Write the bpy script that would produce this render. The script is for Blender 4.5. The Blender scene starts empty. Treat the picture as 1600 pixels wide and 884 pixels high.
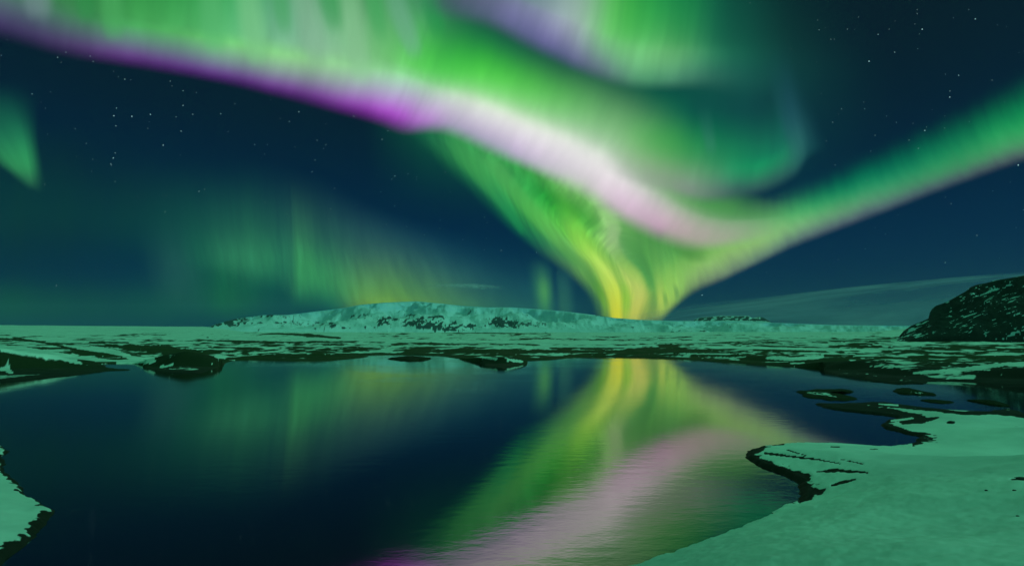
import bpy, math
import numpy as np

# ------------------------------------------------------------------ camera, world, light
scene = bpy.context.scene
col = scene.collection
EYE = 8.0                      # metres above the lake
F = 950.0                      # focal length in photo pixels (1600 x 884)
PITCH = math.atan(83.0 / F)

cam_data = bpy.data.cameras.new("camera")
cam = bpy.data.objects.new("camera", cam_data)
col.objects.link(cam)
cam_data.sensor_fit = 'HORIZONTAL'
cam_data.sensor_width = 36.0
cam_data.lens = 36.0 * F / 1600.0
cam_data.clip_start = 0.1
cam_data.clip_end = 2.0e6
cam.location = (0, 0, EYE)
cam.rotation_euler = (math.pi / 2 + PITCH, 0, 0)
scene.camera = cam

SUN_EL, SUN_AZ = math.radians(18), math.radians(112)   # added fill lamp: low, behind the camera to the right

def lin(c):
    out = []
    for v in c:
        v = v / 255.0
        out.append(v / 12.92 if v <= 0.04045 else ((v + 0.055) / 1.055) ** 2.4)
    return tuple(out)

world = bpy.data.worlds.new("World")
scene.world = world
world.use_nodes = True
wt = world.node_tree
wt.nodes.clear()
w_out = wt.nodes.new('ShaderNodeOutputWorld')
tc = wt.nodes.new('ShaderNodeTexCoord')
sep = wt.nodes.new('ShaderNodeSeparateXYZ')
wt.links.new(tc.outputs['Generated'], sep.inputs[0])
asin = wt.nodes.new('ShaderNodeMath'); asin.operation = 'ARCSINE'
wt.links.new(sep.outputs['Z'], asin.inputs[0])
elmap = wt.nodes.new('ShaderNodeMapRange')
elmap.inputs['From Min'].default_value = 0.0
elmap.inputs['From Max'].default_value = math.radians(45)
wt.links.new(asin.outputs[0], elmap.inputs['Value'])
night = wt.nodes.new('ShaderNodeValToRGB')
night.color_ramp.interpolation = 'B_SPLINE'
stops = [(0.0, (8, 58, 70)), (0.05, (3, 48, 74)), (0.14, (0, 38, 72)), (0.26, (1, 31, 62)),
         (0.42, (5, 28, 46)), (0.62, (8, 25, 35)), (1.0, (10, 34, 42))]
els = night.color_ramp.elements
els[0].position, els[1].position = stops[0][0], stops[-1][0]
els[0].color, els[1].color = lin(stops[0][1]) + (1,), lin(stops[-1][1]) + (1,)
for p, c in stops[1:-1]:
    e = els.new(p); e.color = lin(c) + (1,)
wt.links.new(elmap.outputs[0], night.inputs[0])
bg = wt.nodes.new('ShaderNodeBackground'); bg.inputs['Strength'].default_value = 1.0
wt.links.new(night.outputs[0], bg.inputs['Color'])
nish = wt.nodes.new('ShaderNodeTexSky'); nish.sky_type = 'NISHITA'; nish.sun_disc = False
nish.sun_elevation = math.radians(-6); nish.sun_rotation = math.radians(60)
bg2 = wt.nodes.new('ShaderNodeBackground'); bg2.inputs['Strength'].default_value = 0.05
wt.links.new(nish.outputs[0], bg2.inputs['Color'])
addw = wt.nodes.new('ShaderNodeAddShader')
wt.links.new(bg.outputs[0], addw.inputs[0]); wt.links.new(bg2.outputs[0], addw.inputs[1])
wt.links.new(addw.outputs[0], w_out.inputs['Surface'])

fill_data = bpy.data.lights.new("fill_light", 'SUN')  # added lamp topping up the aurora light on the snow; no known moon
fill_data.energy = 1.25
fill_data.angle = math.radians(10)
fill_data.color = (0.22, 1.0, 0.62)
fill_sun = bpy.data.objects.new("fill_light", fill_data)
col.objects.link(fill_sun)
# light comes from azimuth SUN_AZ (clockwise from +Y) and elevation SUN_EL
d = (math.sin(SUN_AZ) * math.cos(SUN_EL), math.cos(SUN_AZ) * math.cos(SUN_EL), math.sin(SUN_EL))
import mathutils
fill_sun.rotation_euler = mathutils.Vector(d).to_track_quat('Z', 'Y').to_euler()

scene.view_settings.view_transform = 'Standard'
scene.view_settings.look = 'None'
scene.view_settings.exposure = 0.0
scene.view_settings.gamma = 1.0
try:
    scene.view_settings.use_curve_mapping = False
except Exception:
    pass
scene.cycles.transparent_max_bounces = 32
scene.cycles.max_bounces = 5
scene.cycles.use_denoising = True

# ------------------------------------------------------------------ projection helpers
CP, SP = math.cos(PITCH), math.sin(PITCH)

def dirs(px, py):
    """photo pixel -> unit world direction"""
    px = np.asarray(px, float); py = np.asarray(py, float)
    r = px - 800.0; u = 442.0 - py; f = np.full_like(r, F)
    X = r; Y = f * CP - u * SP; Z = f * SP + u * CP
    n = np.sqrt(X * X + Y * Y + Z * Z)
    return X / n, Y / n, Z / n

def ground(px, py, z=0.0):
    """photo pixel -> point on the level z"""
    X, Y, Z = dirs(px, py)
    t = (z - EYE) / np.minimum(Z, -1e-4)
    return X * t, Y * t

def project(x, y, z):
    f = y * CP + (z - EYE) * SP
    u = -y * SP + (z - EYE) * CP
    f = np.where(f > 0.1, f, 0.1)
    return 800.0 + F * x / f, 442.0 - F * u / f

def sm(a, b, x):
    t = np.clip((x - a) / (b - a), 0, 1)
    return t * t * (3 - 2 * t)

# ------------------------------------------------------------------ noise
_rng = np.random.RandomState(7)
_perm = _rng.permutation(4096)
_grad = _rng.uniform(0, 2 * math.pi, 4096)
_gx, _gy = np.cos(_grad), np.sin(_grad)

def perlin(x, y, seed=0):
    xi = np.floor(x).astype(np.int64); yi = np.floor(y).astype(np.int64)
    xf = x - xi; yf = y - yi
    u = xf * xf * xf * (xf * (xf * 6 - 15) + 10); v = yf * yf * yf * (yf * (yf * 6 - 15) + 10)
    def g(ix, iy, dx, dy):
        h = _perm[(_perm[(ix + seed * 131) & 4095] + iy) & 4095]
        return _gx[h] * dx + _gy[h] * dy
    a = g(xi, yi, xf, yf); b = g(xi + 1, yi, xf - 1, yf)
    c = g(xi, yi + 1, xf, yf - 1); e = g(xi + 1, yi + 1, xf - 1, yf - 1)
    return (a + u * (b - a)) * (1 - v) + (c + u * (e - c)) * v

def fbm(x, y, octv=4, seed=0, ridged=False):
    s = np.zeros_like(x, float); a = 1.0; n = 0.0
    for i in range(octv):
        p = perlin(x, y, seed + i * 17)
        if ridged:
            p = 1 - 2.4 * np.abs(p) - 0.35
        s += a * p; n += a
        a *= 0.5; x = x * 2.03 + 13.7; y = y * 2.03 + 5.1
    return s / n * 1.6

# ------------------------------------------------------------------ mesh / material helpers
def grid_mesh(name, V, nr, nc, mat, closed=False, attrs=None, uv=None):
    """V: (nr*nc, 3) rows x columns"""
    idx = np.arange(nr * nc).reshape(nr, nc)
    if closed:
        a = idx[:-1]; b = np.roll(a, -1, 1); dd = idx[1:]; c = np.roll(dd, -1, 1)
    else:
        a = idx[:-1, :-1]; b = idx[:-1, 1:]; c = idx[1:, 1:]; dd = idx[1:, :-1]
    Q = np.stack([a, b, c, dd], -1).reshape(-1, 4).astype(np.int32)
    me = bpy.data.meshes.new(name)
    me.vertices.add(len(V)); me.vertices.foreach_set('co', V.astype(np.float32).ravel())
    me.loops.add(Q.size); me.loops.foreach_set('vertex_index', Q.ravel())
    me.polygons.add(len(Q))
    me.polygons.foreach_set('loop_start', np.arange(0, Q.size, 4, dtype=np.int32))
    me.polygons.foreach_set('loop_total', np.full(len(Q), 4, np.int32))
    me.polygons.foreach_set('use_smooth', np.ones(len(Q), bool))
    for k, arr in (attrs or {}).items():
        at = me.attributes.new(k, 'FLOAT', 'POINT'); at.data.foreach_set('value', arr.astype(np.float32).ravel())
    if uv is not None:
        l = me.uv_layers.new(name='UVMap')
        l.data.foreach_set('uv', uv[Q.ravel()].astype(np.float32).ravel())
    me.update(calc_edges=True); me.validate()
    me.materials.append(mat)
    o = bpy.data.objects.new(name, me); col.objects.link(o)
    return o

def tag(o, label=None, cat=None, group=None, kind=None):
    if label: o['label'] = label
    if cat: o['category'] = cat
    if group: o['group'] = group
    if kind: o['kind'] = kind
    return o

class NT:
    def __init__(self, name):
        self.m = bpy.data.materials.new(name); self.m.use_nodes = True
        self.t = self.m.node_tree; self.t.nodes.clear()
        self.out = self.t.nodes.new('ShaderNodeOutputMaterial')
    def n(self, typ, **kw):
        nd = self.t.nodes.new(typ)
        for k, v in kw.items(): setattr(nd, k, v)
        return nd
    def l(self, a, b): self.t.links.new(a, b)
    def val(self, sock, v):
        if hasattr(v, 'is_output'): self.l(v, sock)
        else: sock.default_value = v
    def math(self, op, a, b=None, c=None, clamp=False):
        nd = self.n('ShaderNodeMath', operation=op); nd.use_clamp = clamp
        self.val(nd.inputs[0], a)
        if b is not None: self.val(nd.inputs[1], b)
        if c is not None: self.val(nd.inputs[2], c)
        return nd.outputs[0]
    def vscale(self, v, s):
        nd = self.n('ShaderNodeVectorMath', operation='SCALE')
        self.val(nd.inputs[0], v); self.val(nd.inputs['Scale'], s); return nd.outputs[0]
    def vadd(self, a, b):
        nd = self.n('ShaderNodeVectorMath', operation='ADD')
        self.val(nd.inputs[0], a); self.val(nd.inputs[1], b); return nd.outputs[0]
    def xyz(self, x, y, z=0.0):
        nd = self.n('ShaderNodeCombineXYZ')
        for i, q in enumerate((x, y, z)): self.val(nd.inputs[i], q)
        return nd.outputs[0]
    def noise(self, vec, scale=1.0, detail=3.0, rough=0.5):
        nd = self.n('ShaderNodeTexNoise'); self.val(nd.inputs['Vector'], vec)
        nd.inputs['Scale'].default_value = scale; nd.inputs['Detail'].default_value = detail
        nd.inputs['Roughness'].default_value = rough
        return nd.outputs[0]
    def smooth(self, x, a, b, lo=0.0, hi=1.0):
        nd = self.n('ShaderNodeMapRange', interpolation_type='SMOOTHSTEP')
        self.val(nd.inputs['Value'], x)
        nd.inputs['From Min'].default_value = a; nd.inputs['From Max'].default_value = b
        nd.inputs['To Min'].default_value = lo; nd.inputs['To Max'].default_value = hi
        return nd.outputs[0]
    def mix(self, f, a, b):
        nd = self.n('ShaderNodeMix', data_type='RGBA')
        self.val(nd.inputs[0], f); self.val(nd.inputs[6], a); self.val(nd.inputs[7], b)
        return nd.outputs[2]

# ------------------------------------------------------------------ aurora
def catmull(K, n):
    """K (k, ...) -> densified with n steps a span"""
    k = len(K); out = []
    for i in range(k - 1):
        p0 = K[max(i - 1, 0)]; p1 = K[i]; p2 = K[i + 1]; p3 = K[min(i + 2, k - 1)]
        for s in range(n):
            t = s / n
            out.append(0.5 * (2 * p1 + (p2 - p0) * t + (2 * p0 - 5 * p1 + 4 * p2 - p3) * t * t
                              + (3 * p1 - p0 - 3 * p2 + p3) * t ** 3))
    out.append(K[-1])
    return np.array(out)

def sharpen(C, axis, k=0.95):
    C = np.moveaxis(C, axis, 0)
    P = np.concatenate([C[:1], C, C[-1:]])
    B = (P[:-2] + 4 * C + P[2:]) / 6
    return np.moveaxis(np.clip(C + k * (C - B), 0, None), 0, axis)

def sky_range(el, order):
    s = np.sin(el)
    return 25000.0 / np.sqrt(s * s + 0.02) * (1 + 0.05 * order)

def aurora_material(name, C, A, rays, jitter, gain=1.0, vray=0.6, skew=0.0, rfade=False):
    ni, nj = A.shape
    PM = np.concatenate([C * A[..., None], A[..., None]], -1)
    PM = sharpen(sharpen(PM, 0), 1)
    PM[..., 3] = np.clip(PM[..., 3], 0, 1)
    m = NT(name)
    uvn = m.n('ShaderNodeUVMap'); uvn.uv_map = 'UVMap'
    sp = m.n('ShaderNodeSeparateXYZ'); m.l(uvn.outputs[0], sp.inputs[0])
    u, v = sp.outputs[0], sp.outputs[1]
    jf, ja = jitter
    if ja:
        jn = m.noise(m.xyz(m.math('MULTIPLY', u, jf), m.math('MULTIPLY', v, 0.7), 3.3), 1.0, 2.5, 0.55)
        v = m.math('ADD', v, m.math('MULTIPLY', m.math('SUBTRACT', jn, 0.5), ja))
        jn2 = m.noise(m.xyz(m.math('MULTIPLY', u, jf * 0.35), m.math('MULTIPLY', v, 1.8), 9.1), 1.0, 2.0, 0.5)
        u2 = m.math('ADD', u, m.math('MULTIPLY', m.math('SUBTRACT', jn2, 0.5), ja * 0.35), clamp=True)
    else:
        u2 = u
    vs = m.math('MULTIPLY', v, float(nj - 1))
    colr = None; alp = None
    for j in range(nj):
        if PM[:, j].max() < 1e-4: continue
        rp = m.n('ShaderNodeValToRGB'); cr = rp.color_ramp; cr.interpolation = 'B_SPLINE'
        m.l(u2, rp.inputs[0])
        e = cr.elements
        e[0].position = 0.0; e[1].position = 1.0
        e[0].color = tuple(PM[0, j]); e[1].color = tuple(PM[-1, j])
        for i in range(1, ni - 1):
            q = e.new(i / (ni - 1)); q.color = tuple(PM[i, j])
        x = m.math('ABSOLUTE', m.math('SUBTRACT', vs, float(j)))
        a = m.math('MAXIMUM', m.math('SUBTRACT', 2.0, x), 0.0)
        b = m.math('MAXIMUM', m.math('SUBTRACT', 1.0, x), 0.0)
        a3 = m.math('MULTIPLY', m.math('MULTIPLY', a, a), a)
        b3 = m.math('MULTIPLY', m.math('MULTIPLY', b, b), b)
        w = m.math('MULTIPLY', m.math('SUBTRACT', a3, m.math('MULTIPLY', b3, 4.0)), 1 / 6)
        c = m.vscale(rp.outputs['Color'], w); q = m.math('MULTIPLY', rp.outputs['Alpha'], w)
        colr = c if colr is None else m.vadd(colr, c)
        alp = q if alp is None else m.math('ADD', alp, q)
    rf, ra = rays[:2]
    if ra:
        ur = m.math('ADD', u, m.math('MULTIPLY', v, skew)) if skew else u
        rn = m.noise(m.xyz(m.math('MULTIPLY', ur, rf), m.math('MULTIPLY', v, vray), 1.7), 1.0, 3.0, 0.5)
        k = m.smooth(rn, 0.25, 0.75, 1 - ra, 1 + ra)
        if rfade:
            k = m.math('ADD', 1.0, m.math('MULTIPLY', m.math('SUBTRACT', k, 1.0), m.smooth(u, .40, .60, 1.0, .3)))
        if len(rays) > 2:      # a second set of finer, steeper rays
            u3 = m.math('ADD', u, m.math('MULTIPLY', v, rays[4]))
            r2 = m.noise(m.xyz(m.math('MULTIPLY', u3, rays[2]), m.math('MULTIPLY', v, 3.5), 5.9), 1.0, 3.0, .55)
            k = m.math('MULTIPLY', k, m.smooth(r2, .28, .72, 1 - rays[3], 1 + rays[3]))
        colr = m.vscale(colr, k); alp = m.math('MULTIPLY', alp, m.math('MINIMUM', k, 1.25), clamp=True)
    win = 1.0
    for q, k in ((sp.outputs[0], ni), (sp.outputs[1], nj)):
        w = .95 / (k - 1)
        win = m.math('MULTIPLY', win, m.math('MULTIPLY', m.smooth(q, 0, w), m.smooth(q, 1, 1 - w)))
    colr = m.vscale(colr, win); alp = m.math('MULTIPLY', alp, win)
    em = m.n('ShaderNodeEmission'); m.l(colr, em.inputs['Color']); em.inputs['Strength'].default_value = gain
    tr = m.n('ShaderNodeBsdfTransparent')
    inv = m.math('SUBTRACT', 1.0, alp, clamp=True)
    m.l(m.xyz(inv, inv, inv), tr.inputs['Color'])
    ad = m.n('ShaderNodeAddShader'); m.l(em.outputs[0], ad.inputs[0]); m.l(tr.outputs[0], ad.inputs[1])
    m.l(ad.outputs[0], m.out.inputs['Surface'])
    m.m.cycles.emission_sampling = 'NONE'
    return m.m

def aurora(name, label, rows, order, rays=(30, 0.2), jitter=(20, 0.08), dens=8, vray=0.6, skew=0.0, gain=1.0, rfade=False):
    """rows[i] = list over j of (x, y, (r,g,b) or None, alpha); i runs along, j across"""
    ni, nj = len(rows), len(rows[0])
    P = np.array([[(q[0], q[1]) for q in r] for r in rows], float)
    A = np.array([[(q[3] if len(q) > 3 else (1.0 if q[2] else 0.0)) if len(q) > 2 else 0.0 for q in r] for r in rows])
    C = np.array([[lin(q[2]) if len(q) > 2 and q[2] else (0, 0, 0) for q in r] for r in rows])
    D = catmull(P, dens)                                   # along
    D = np.moveaxis(catmull(np.moveaxis(D, 1, 0), dens), 0, 1)
    nr, nc = D.shape[:2]
    X, Y, Z = dirs(D[..., 0], D[..., 1])
    R = sky_range(np.arcsin(Z), order)
    V = np.stack([X * R, Y * R, Z * R + EYE], -1).reshape(-1, 3)
    uu, vv = np.meshgrid(np.linspace(0, 1, nr), np.linspace(0, 1, nc), indexing='ij')
    uv = np.stack([uu, vv], -1).reshape(-1, 2)
    o = grid_mesh(name, V, nr, nc, aurora_material(name, C, A, rays, jitter, vray=vray, skew=skew, gain=gain, rfade=rfade), uv=uv)
    return tag(o, label, 'aurora') if label else o

def fold(parent, order, pts, cols, name='fold'):
    """a narrow streamer of a curtain: centre line (x, y, half width), colour and strength per point"""
    P = np.array([(p[0], p[1]) for p in pts], float); W = [p[2] for p in pts]
    T = np.gradient(P, axis=0); T /= np.linalg.norm(T, axis=1)[:, None]
    Nn = np.stack([-T[:, 1], T[:, 0]], -1)
    rows = []
    for k in (-2.2, -.9, 0.0, .9, 2.2):
        row = []
        for i in range(len(pts)):
            q = P[i] + Nn[i] * W[i] * k
            c, a_ = cols[i]
            row.append((q[0], q[1]) if abs(k) > 2 or a_ == 0 else (q[0], q[1], c, a_ * (1 if k == 0 else .8)))
        rows.append(row)
    o = aurora(name, None, rows, order, rays=(3, .12), jitter=(3, .03), dens=6)
    o.parent = parent
    return o

N = None
# main band, lower edge first
band = [
 [(-220,20),(-220,-20,(70,60,110),.6),(-215,-55,(110,140,130),.6),(-210,-100,(60,140,80),.7),(-205,-160,(50,140,70),.6),(-200,-260)],
 [(-5,66),(0,34,(75,60,110),.9),(5,4,(98,120,130),.85),(10,-40,(70,140,90),.8),(15,-110,(40,140,70),.6),(20,-220)],
 [(100,94),(105,64,(82,66,112),.95),(110,30,(72,130,95),.95),(115,-5,(60,140,80),.9),(120,-90,(40,140,70),.6),(125,-220)],
 [(215,112),(220,84,(105,66,138),.95),(225,50,(80,165,100),.97),(230,18,(65,160,82),.95),(240,-70,(40,150,70),.7),(245,-220)],
 [(330,132),(335,106,(110,70,148),.95),(340,70,(112,195,120),.97),(348,33,(80,175,105),.95),(355,-60,(45,155,80),.8),(365,-220)],
 [(420,153),(428,125,(125,70,158),.95),(435,90,(138,208,135),1),(440,45,(112,176,140),.97),(450,-50,(82,160,112),.85),(460,-220)],
 [(505,176),(515,146,(138,66,170),1),(525,108,(150,208,152),1),(530,60,(128,184,142),.97),(540,-40,(50,155,80),.85),(560,-200)],
 [(585,198),(598,164,(165,66,195),1),(615,122,(152,208,165),1),(625,82,(98,195,100),.97),(645,0,(78,158,112),.85),(665,-120)],
 [(628,214),(648,181,(180,62,208),1),(668,142,(172,208,182),1),(680,98,(80,208,82),.97),(700,38,(25,140,70),.75),(720,-20)],
 [(690,214),(712,192,(172,156,192),1),(735,162,(215,228,212),1),(752,112,(82,208,78),.97),(768,68,(18,130,68),.65),(785,22)],
 [(765,246),(784,225,(180,160,200),1),(806,192,(230,234,226),1),(828,138,(92,198,88),.96),(846,98,(16,115,68),.5),(866,60)],
 [(835,276),(853,256,(198,182,208),1),(877,221,(234,237,230),1),(902,166,(108,188,108),.95),(926,124,(18,118,74),.45),(948,88)],
 [(905,311),(923,285,(212,204,210),1),(945,255,(234,235,230),1),(974,204,(125,184,125),.95),(1000,160,(26,128,85),.45),(1026,120)],
 [(965,351),(983,327,(214,176,208),1),(1003,299,(210,208,206),1),(1030,245,(100,182,95),.9),(1060,195,(30,135,85),.55),(1085,150)],
 [(1030,384),(1048,357,(192,162,176),1),(1066,334,(166,178,156),1),(1085,300,(80,160,80),.85),(1110,270,(60,140,90),.2),(1130,240)],
 [(1090,397),(1110,374,(176,162,160),.92),(1126,349,(140,170,135),.95),(1140,325,(75,150,80),.8),(1160,300,(60,140,90),.1),(1170,290)],
 [(1170,385),(1185,365,(140,170,130),.6),(1195,345,(110,170,110),.6),(1205,330,(80,150,85),.4),(1215,315),(1220,305)],
 [(1250,365),(1255,350),(1260,335),(1265,320),(1270,305),(1275,300)],
]
def core_knot(row):
    a, b = row[2], row[3]
    if len(a) < 3 or len(b) < 3:
        m_ = (a[0] * .55 + b[0] * .45, a[1] * .55 + b[1] * .45)
    else:
        m_ = (a[0] * .58 + b[0] * .42, a[1] * .58 + b[1] * .42, tuple(p * .42 + q * .58 for p, q in zip(a[2], b[2])), (a[3] + b[3]) / 2)
    return row[:3] + [m_] + row[3:]
band = [core_knot(r) for r in band]
band_obj = aurora('aurora_band', 'bright green and white aurora band with a purple lower fringe crossing from the upper left', band, 2,
       rays=(20, .20, 70, .035, .02), jitter=(16, .035), rfade=True)

arm = [
 [(930,520),(932,500),(935,470),(935,430),(940,390),(945,350)],
 [(975,515),(976,499,(80,130,60),.5),(975,468,(110,170,70),.95),(975,428,(85,150,72),.95),(975,345,(78,148,72),1),(1000,270,(80,150,75),.9)],
 [(1010,512),(1010,496,(80,125,62),.35),(1016,466,(84,150,70),.95),(1012,430,(82,158,74),1),(1000,360,(76,146,72),1),(1020,300,(80,150,75),.9)],
 [(1034,505),(1034,486,(175,205,85),.9),(1036,458,(150,202,82),1),(1034,425,(112,180,85),1),(1030,385,(80,150,74),1),(1030,340,(80,150,75),.9)],
 [(1058,482),(1058,464,(140,190,88),.93),(1058,438,(142,200,96),1),(1054,405,(92,168,80),1),(1048,372,(82,150,76),1),(1050,325,(80,150,75),.9)],
 [(1088,460),(1084,444,(122,152,100),.95),(1082,420,(138,192,100),1),(1080,394,(96,164,76),1),(1085,360,(84,150,76),1),(1085,315,(80,150,80),.9)],
 [(1130,442),(1128,427,(116,140,110),.95),(1120,402,(140,192,104),1),(1115,374,(94,164,80),1),(1122,338,(86,154,82),.9),(1130,290,(70,140,85),.5)],
 [(1185,421),(1180,404,(108,138,116),.92),(1170,376,(142,188,110),1),(1165,345,(115,182,110),1),(1165,305,(55,130,90),.35),(1168,265)],
 [(1245,394),(1238,375,(98,128,116),.9),(1232,350,(120,180,116),1),(1228,322,(74,172,102),.97),(1222,288,(15,100,90),.3),(1216,245)],
 [(1310,369),(1303,351,(92,112,116),.88),(1297,328,(98,162,112),1),(1292,300,(36,152,95),.97),(1284,264,(10,90,88),.25),(1276,222)],
 [(1390,339),(1382,321,(82,105,110),.88),(1377,300,(78,142,106),1),(1370,270,(26,142,95),.97),(1358,228,(10,90,80),.22),(1346,186)],
 [(1470,308),(1462,291,(76,100,104),.88),(1455,270,(62,142,96),1),(1445,238,(22,138,90),.95),(1428,193,(10,90,74),.22),(1412,148)],
 [(1550,280),(1540,261,(78,98,100),.88),(1532,238,(64,147,96),1),(1520,203,(26,142,86),.95),(1502,155,(10,92,72),.25),(1486,108)],
 [(1630,253),(1620,233,(80,105,100),.88),(1610,208,(64,152,95),1),(1597,172,(26,152,86),.95),(1578,122,(12,98,72),.3),(1560,70)],
 [(1750,216),(1740,191,(80,105,100),.88),(1730,165,(60,150,95),1),(1710,118,(25,150,85),.92),(1692,62,(14,112,76),.6),(1675,10)],
 [(1950,160),(1940,130,(70,100,95),.8),(1930,100,(55,145,90),.9),(1900,40,(25,140,80),.8),(1885,-30,(20,120,70),.5),(1870,-90)],
]
for r_ in arm[7:]:
    x1, y1 = r_[1][0], r_[1][1]
    for q_ in range(len(r_)):
        e_ = r_[q_]; f_ = .74
        r_[q_] = (x1 + (e_[0] - x1) * f_, y1 + (e_[1] - y1) * f_) + tuple(e_[2:])
arm_obj = aurora('aurora_band', 'green aurora arm rising from the V low in the sky to the right edge', arm, 4,
       rays=(22, .07, 80, .035, .05), jitter=(60, .09))

veil = [  # flow lines, left to right; knots run downward
 [(610,130),(628,202),(672,250),(730,303),(786,358),(836,398),(888,436),(922,478),(936,545)],
 [(648,150),(660,202),(706,243),(758,290),(810,347),(858,387),(906,426),(942,468),(956,545)],
 [(690,160),(708,208),(752,250),(798,302),(840,342),(888,380),(930,419),(957,464),(966,545)],
 [(745,190),(772,232),(815,280),(848,315),(880,350),(912,390),(943,424),(966,462),(970,545)],
 [(800,210),(832,256),(868,300),(900,335),(918,365),(936,398),(960,430),(980,462),(978,545)],
 [(860,235),(892,284),(925,320),(946,348),(954,372),(954,398),(976,428),(996,462),(986,545)],
 [(930,262),(958,318),(972,350),(972,372),(978,392),(986,414),(1004,440),(1010,468),(994,545)],
 [(990,290),(1020,350),(1018,384),(1012,400),(1020,412),(1030,428),(1034,450),(1030,476),(1010,545)],
]
vc = [
 [N]*9,
 [((20,92,72),.7),((22,94,72),.7),((36,120,68),.85),((34,128,74),.85),((26,120,68),.85),((48,125,80),.85),((95,150,78),.9),((95,158,62),.85),((140,180,50),.8)],
 [((45,130,72),1),((45,132,72),1),((60,154,80),1),((60,156,76),1),((62,158,68),1),((88,165,78),1),((125,182,82),1),((160,200,60),1),((222,222,40),1)],
 [((60,150,78),1),((60,150,78),1),((52,146,70),1),((46,150,60),1),((88,184,70),1),((130,198,74),1),((182,210,98),1),((185,210,66),1),((222,222,50),1)],
 [((65,150,75),1),((66,152,75),1),((42,142,55),1),((46,158,42),1),((100,196,68),1),((170,212,90),1),((188,210,105),1),((168,203,76),1),((190,206,70),1)],
 [((128,190,110),1),((126,190,108),1),((134,197,112),1),((140,194,116),1),((150,194,125),1),((130,186,100),1),((165,196,98),1),((188,202,92),1),((200,200,80),1)],
 [((95,150,80),1),((95,150,80),1),((92,152,80),1),((85,148,78),1),((82,148,76),1),((84,150,74),1),((105,170,74),1),((150,178,75),1),((170,170,70),.9)],
 [N]*9,
]
veil_rows = [[(p[0], p[1]) if c is None else (p[0], p[1], c[0], c[1]) for p, c in zip(pr, cr)] for pr, cr in zip(veil, vc)]
veil_obj = aurora('aurora_curtain', 'yellow green aurora veil pouring down to the glacier under the white band', veil_rows, 3,
       rays=(9, .18, 24, .2, .9), jitter=(8, .025), dens=12, vray=1.8, skew=.4, gain=1.1)

ribbon = [
 [(640,20),(650,-10),(665,-40),(680,-80),(700,-180)],
 [(690,36),(700,8,(70,85,105),.65),(715,-18,(88,98,120),.7),(730,-60,(80,110,110),.7),(760,-180)],
 [(760,50),(770,22,(98,106,140),.85),(780,-5,(112,118,150),.85),(790,-40,(90,130,120),.8),(810,-180)],
 [(822,82),(832,52,(106,104,156),.92),(842,20,(130,138,168),.95),(850,-15,(120,150,150),.9),(870,-180)],
 [(882,110),(890,82,(106,108,152),.92),(900,45,(152,166,172),1),(910,5,(145,180,160),.95),(925,-170)],
 [(930,130),(938,102,(108,124,140),.95),(945,65,(115,186,125),1),(955,20,(85,192,85),.97),(970,-160)],
 [(985,145),(992,118,(84,156,112),.9),(1000,82,(112,192,122),1),(1010,30,(30,162,75),.95),(1030,-150)],
 [(1040,146),(1045,120,(85,155,118),.88),(1050,85,(105,182,115),.97),(1060,35,(25,152,75),.92),(1080,-140)],
 [(1090,146),(1095,118,(62,125,102),.75),(1100,85,(60,145,100),.85),(1105,40,(20,112,75),.75),(1130,-130)],
 [(1150,155),(1152,118,(32,98,85),.6),(1155,85,(30,105,80),.6),(1160,40,(15,82,65),.5),(1180,-120)],
 [(1240,165),(1240,125),(1240,90),(1240,40),(1250,-110)],
]
aurora('aurora_band', 'violet grey and green aurora ribbon cut by the top edge of the picture', ribbon, 1,
       rays=(14, .15), jitter=(14, .06))

inner = [
 [(910,255),(925,240),(940,220),(955,185),(965,150)],
 [(980,292),(983,272,(158,166,158),.6),(990,245,(145,180,140),.6),(1000,215,(90,180,95),.4),(1010,165)],
 [(1036,308),(1040,287,(138,152,138),.85),(1045,262,(122,165,122),.85),(1055,230,(60,165,80),.7),(1065,172)],
 [(1090,322),(1094,300,(120,138,130),.85),(1098,272,(92,152,110),.95),(1105,235,(28,140,85),.85),(1110,160)],
 [(1140,320),(1142,297,(68,102,100),.8),(1145,270,(38,142,95),.95),(1150,238,(25,125,85),.85),(1155,165)],
 [(1195,308),(1196,285,(58,106,95),.8),(1200,258,(28,147,95),.95),(1203,230,(25,120,90),.8),(1200,150)],
 [(1243,282),(1242,260,(42,100,95),.8),(1238,235,(34,117,95),.9),(1232,198,(25,85,90),.65),(1215,110)],
 [(1268,250),(1262,232,(30,88,90),.6),(1253,205,(34,92,95),.6),(1240,165,(25,75,85),.45),(1220,90)],
 [(1300,240),(1295,220),(1285,190),(1270,150),(1250,80)],
]
inner_obj = aurora('aurora_curtain', 'small green aurora fold above the right arm with a pale curled end', inner, 1.6,
       rays=(10, .14), jitter=(12, .05))

Z0 = ((0, 0, 0), 0)
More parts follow.
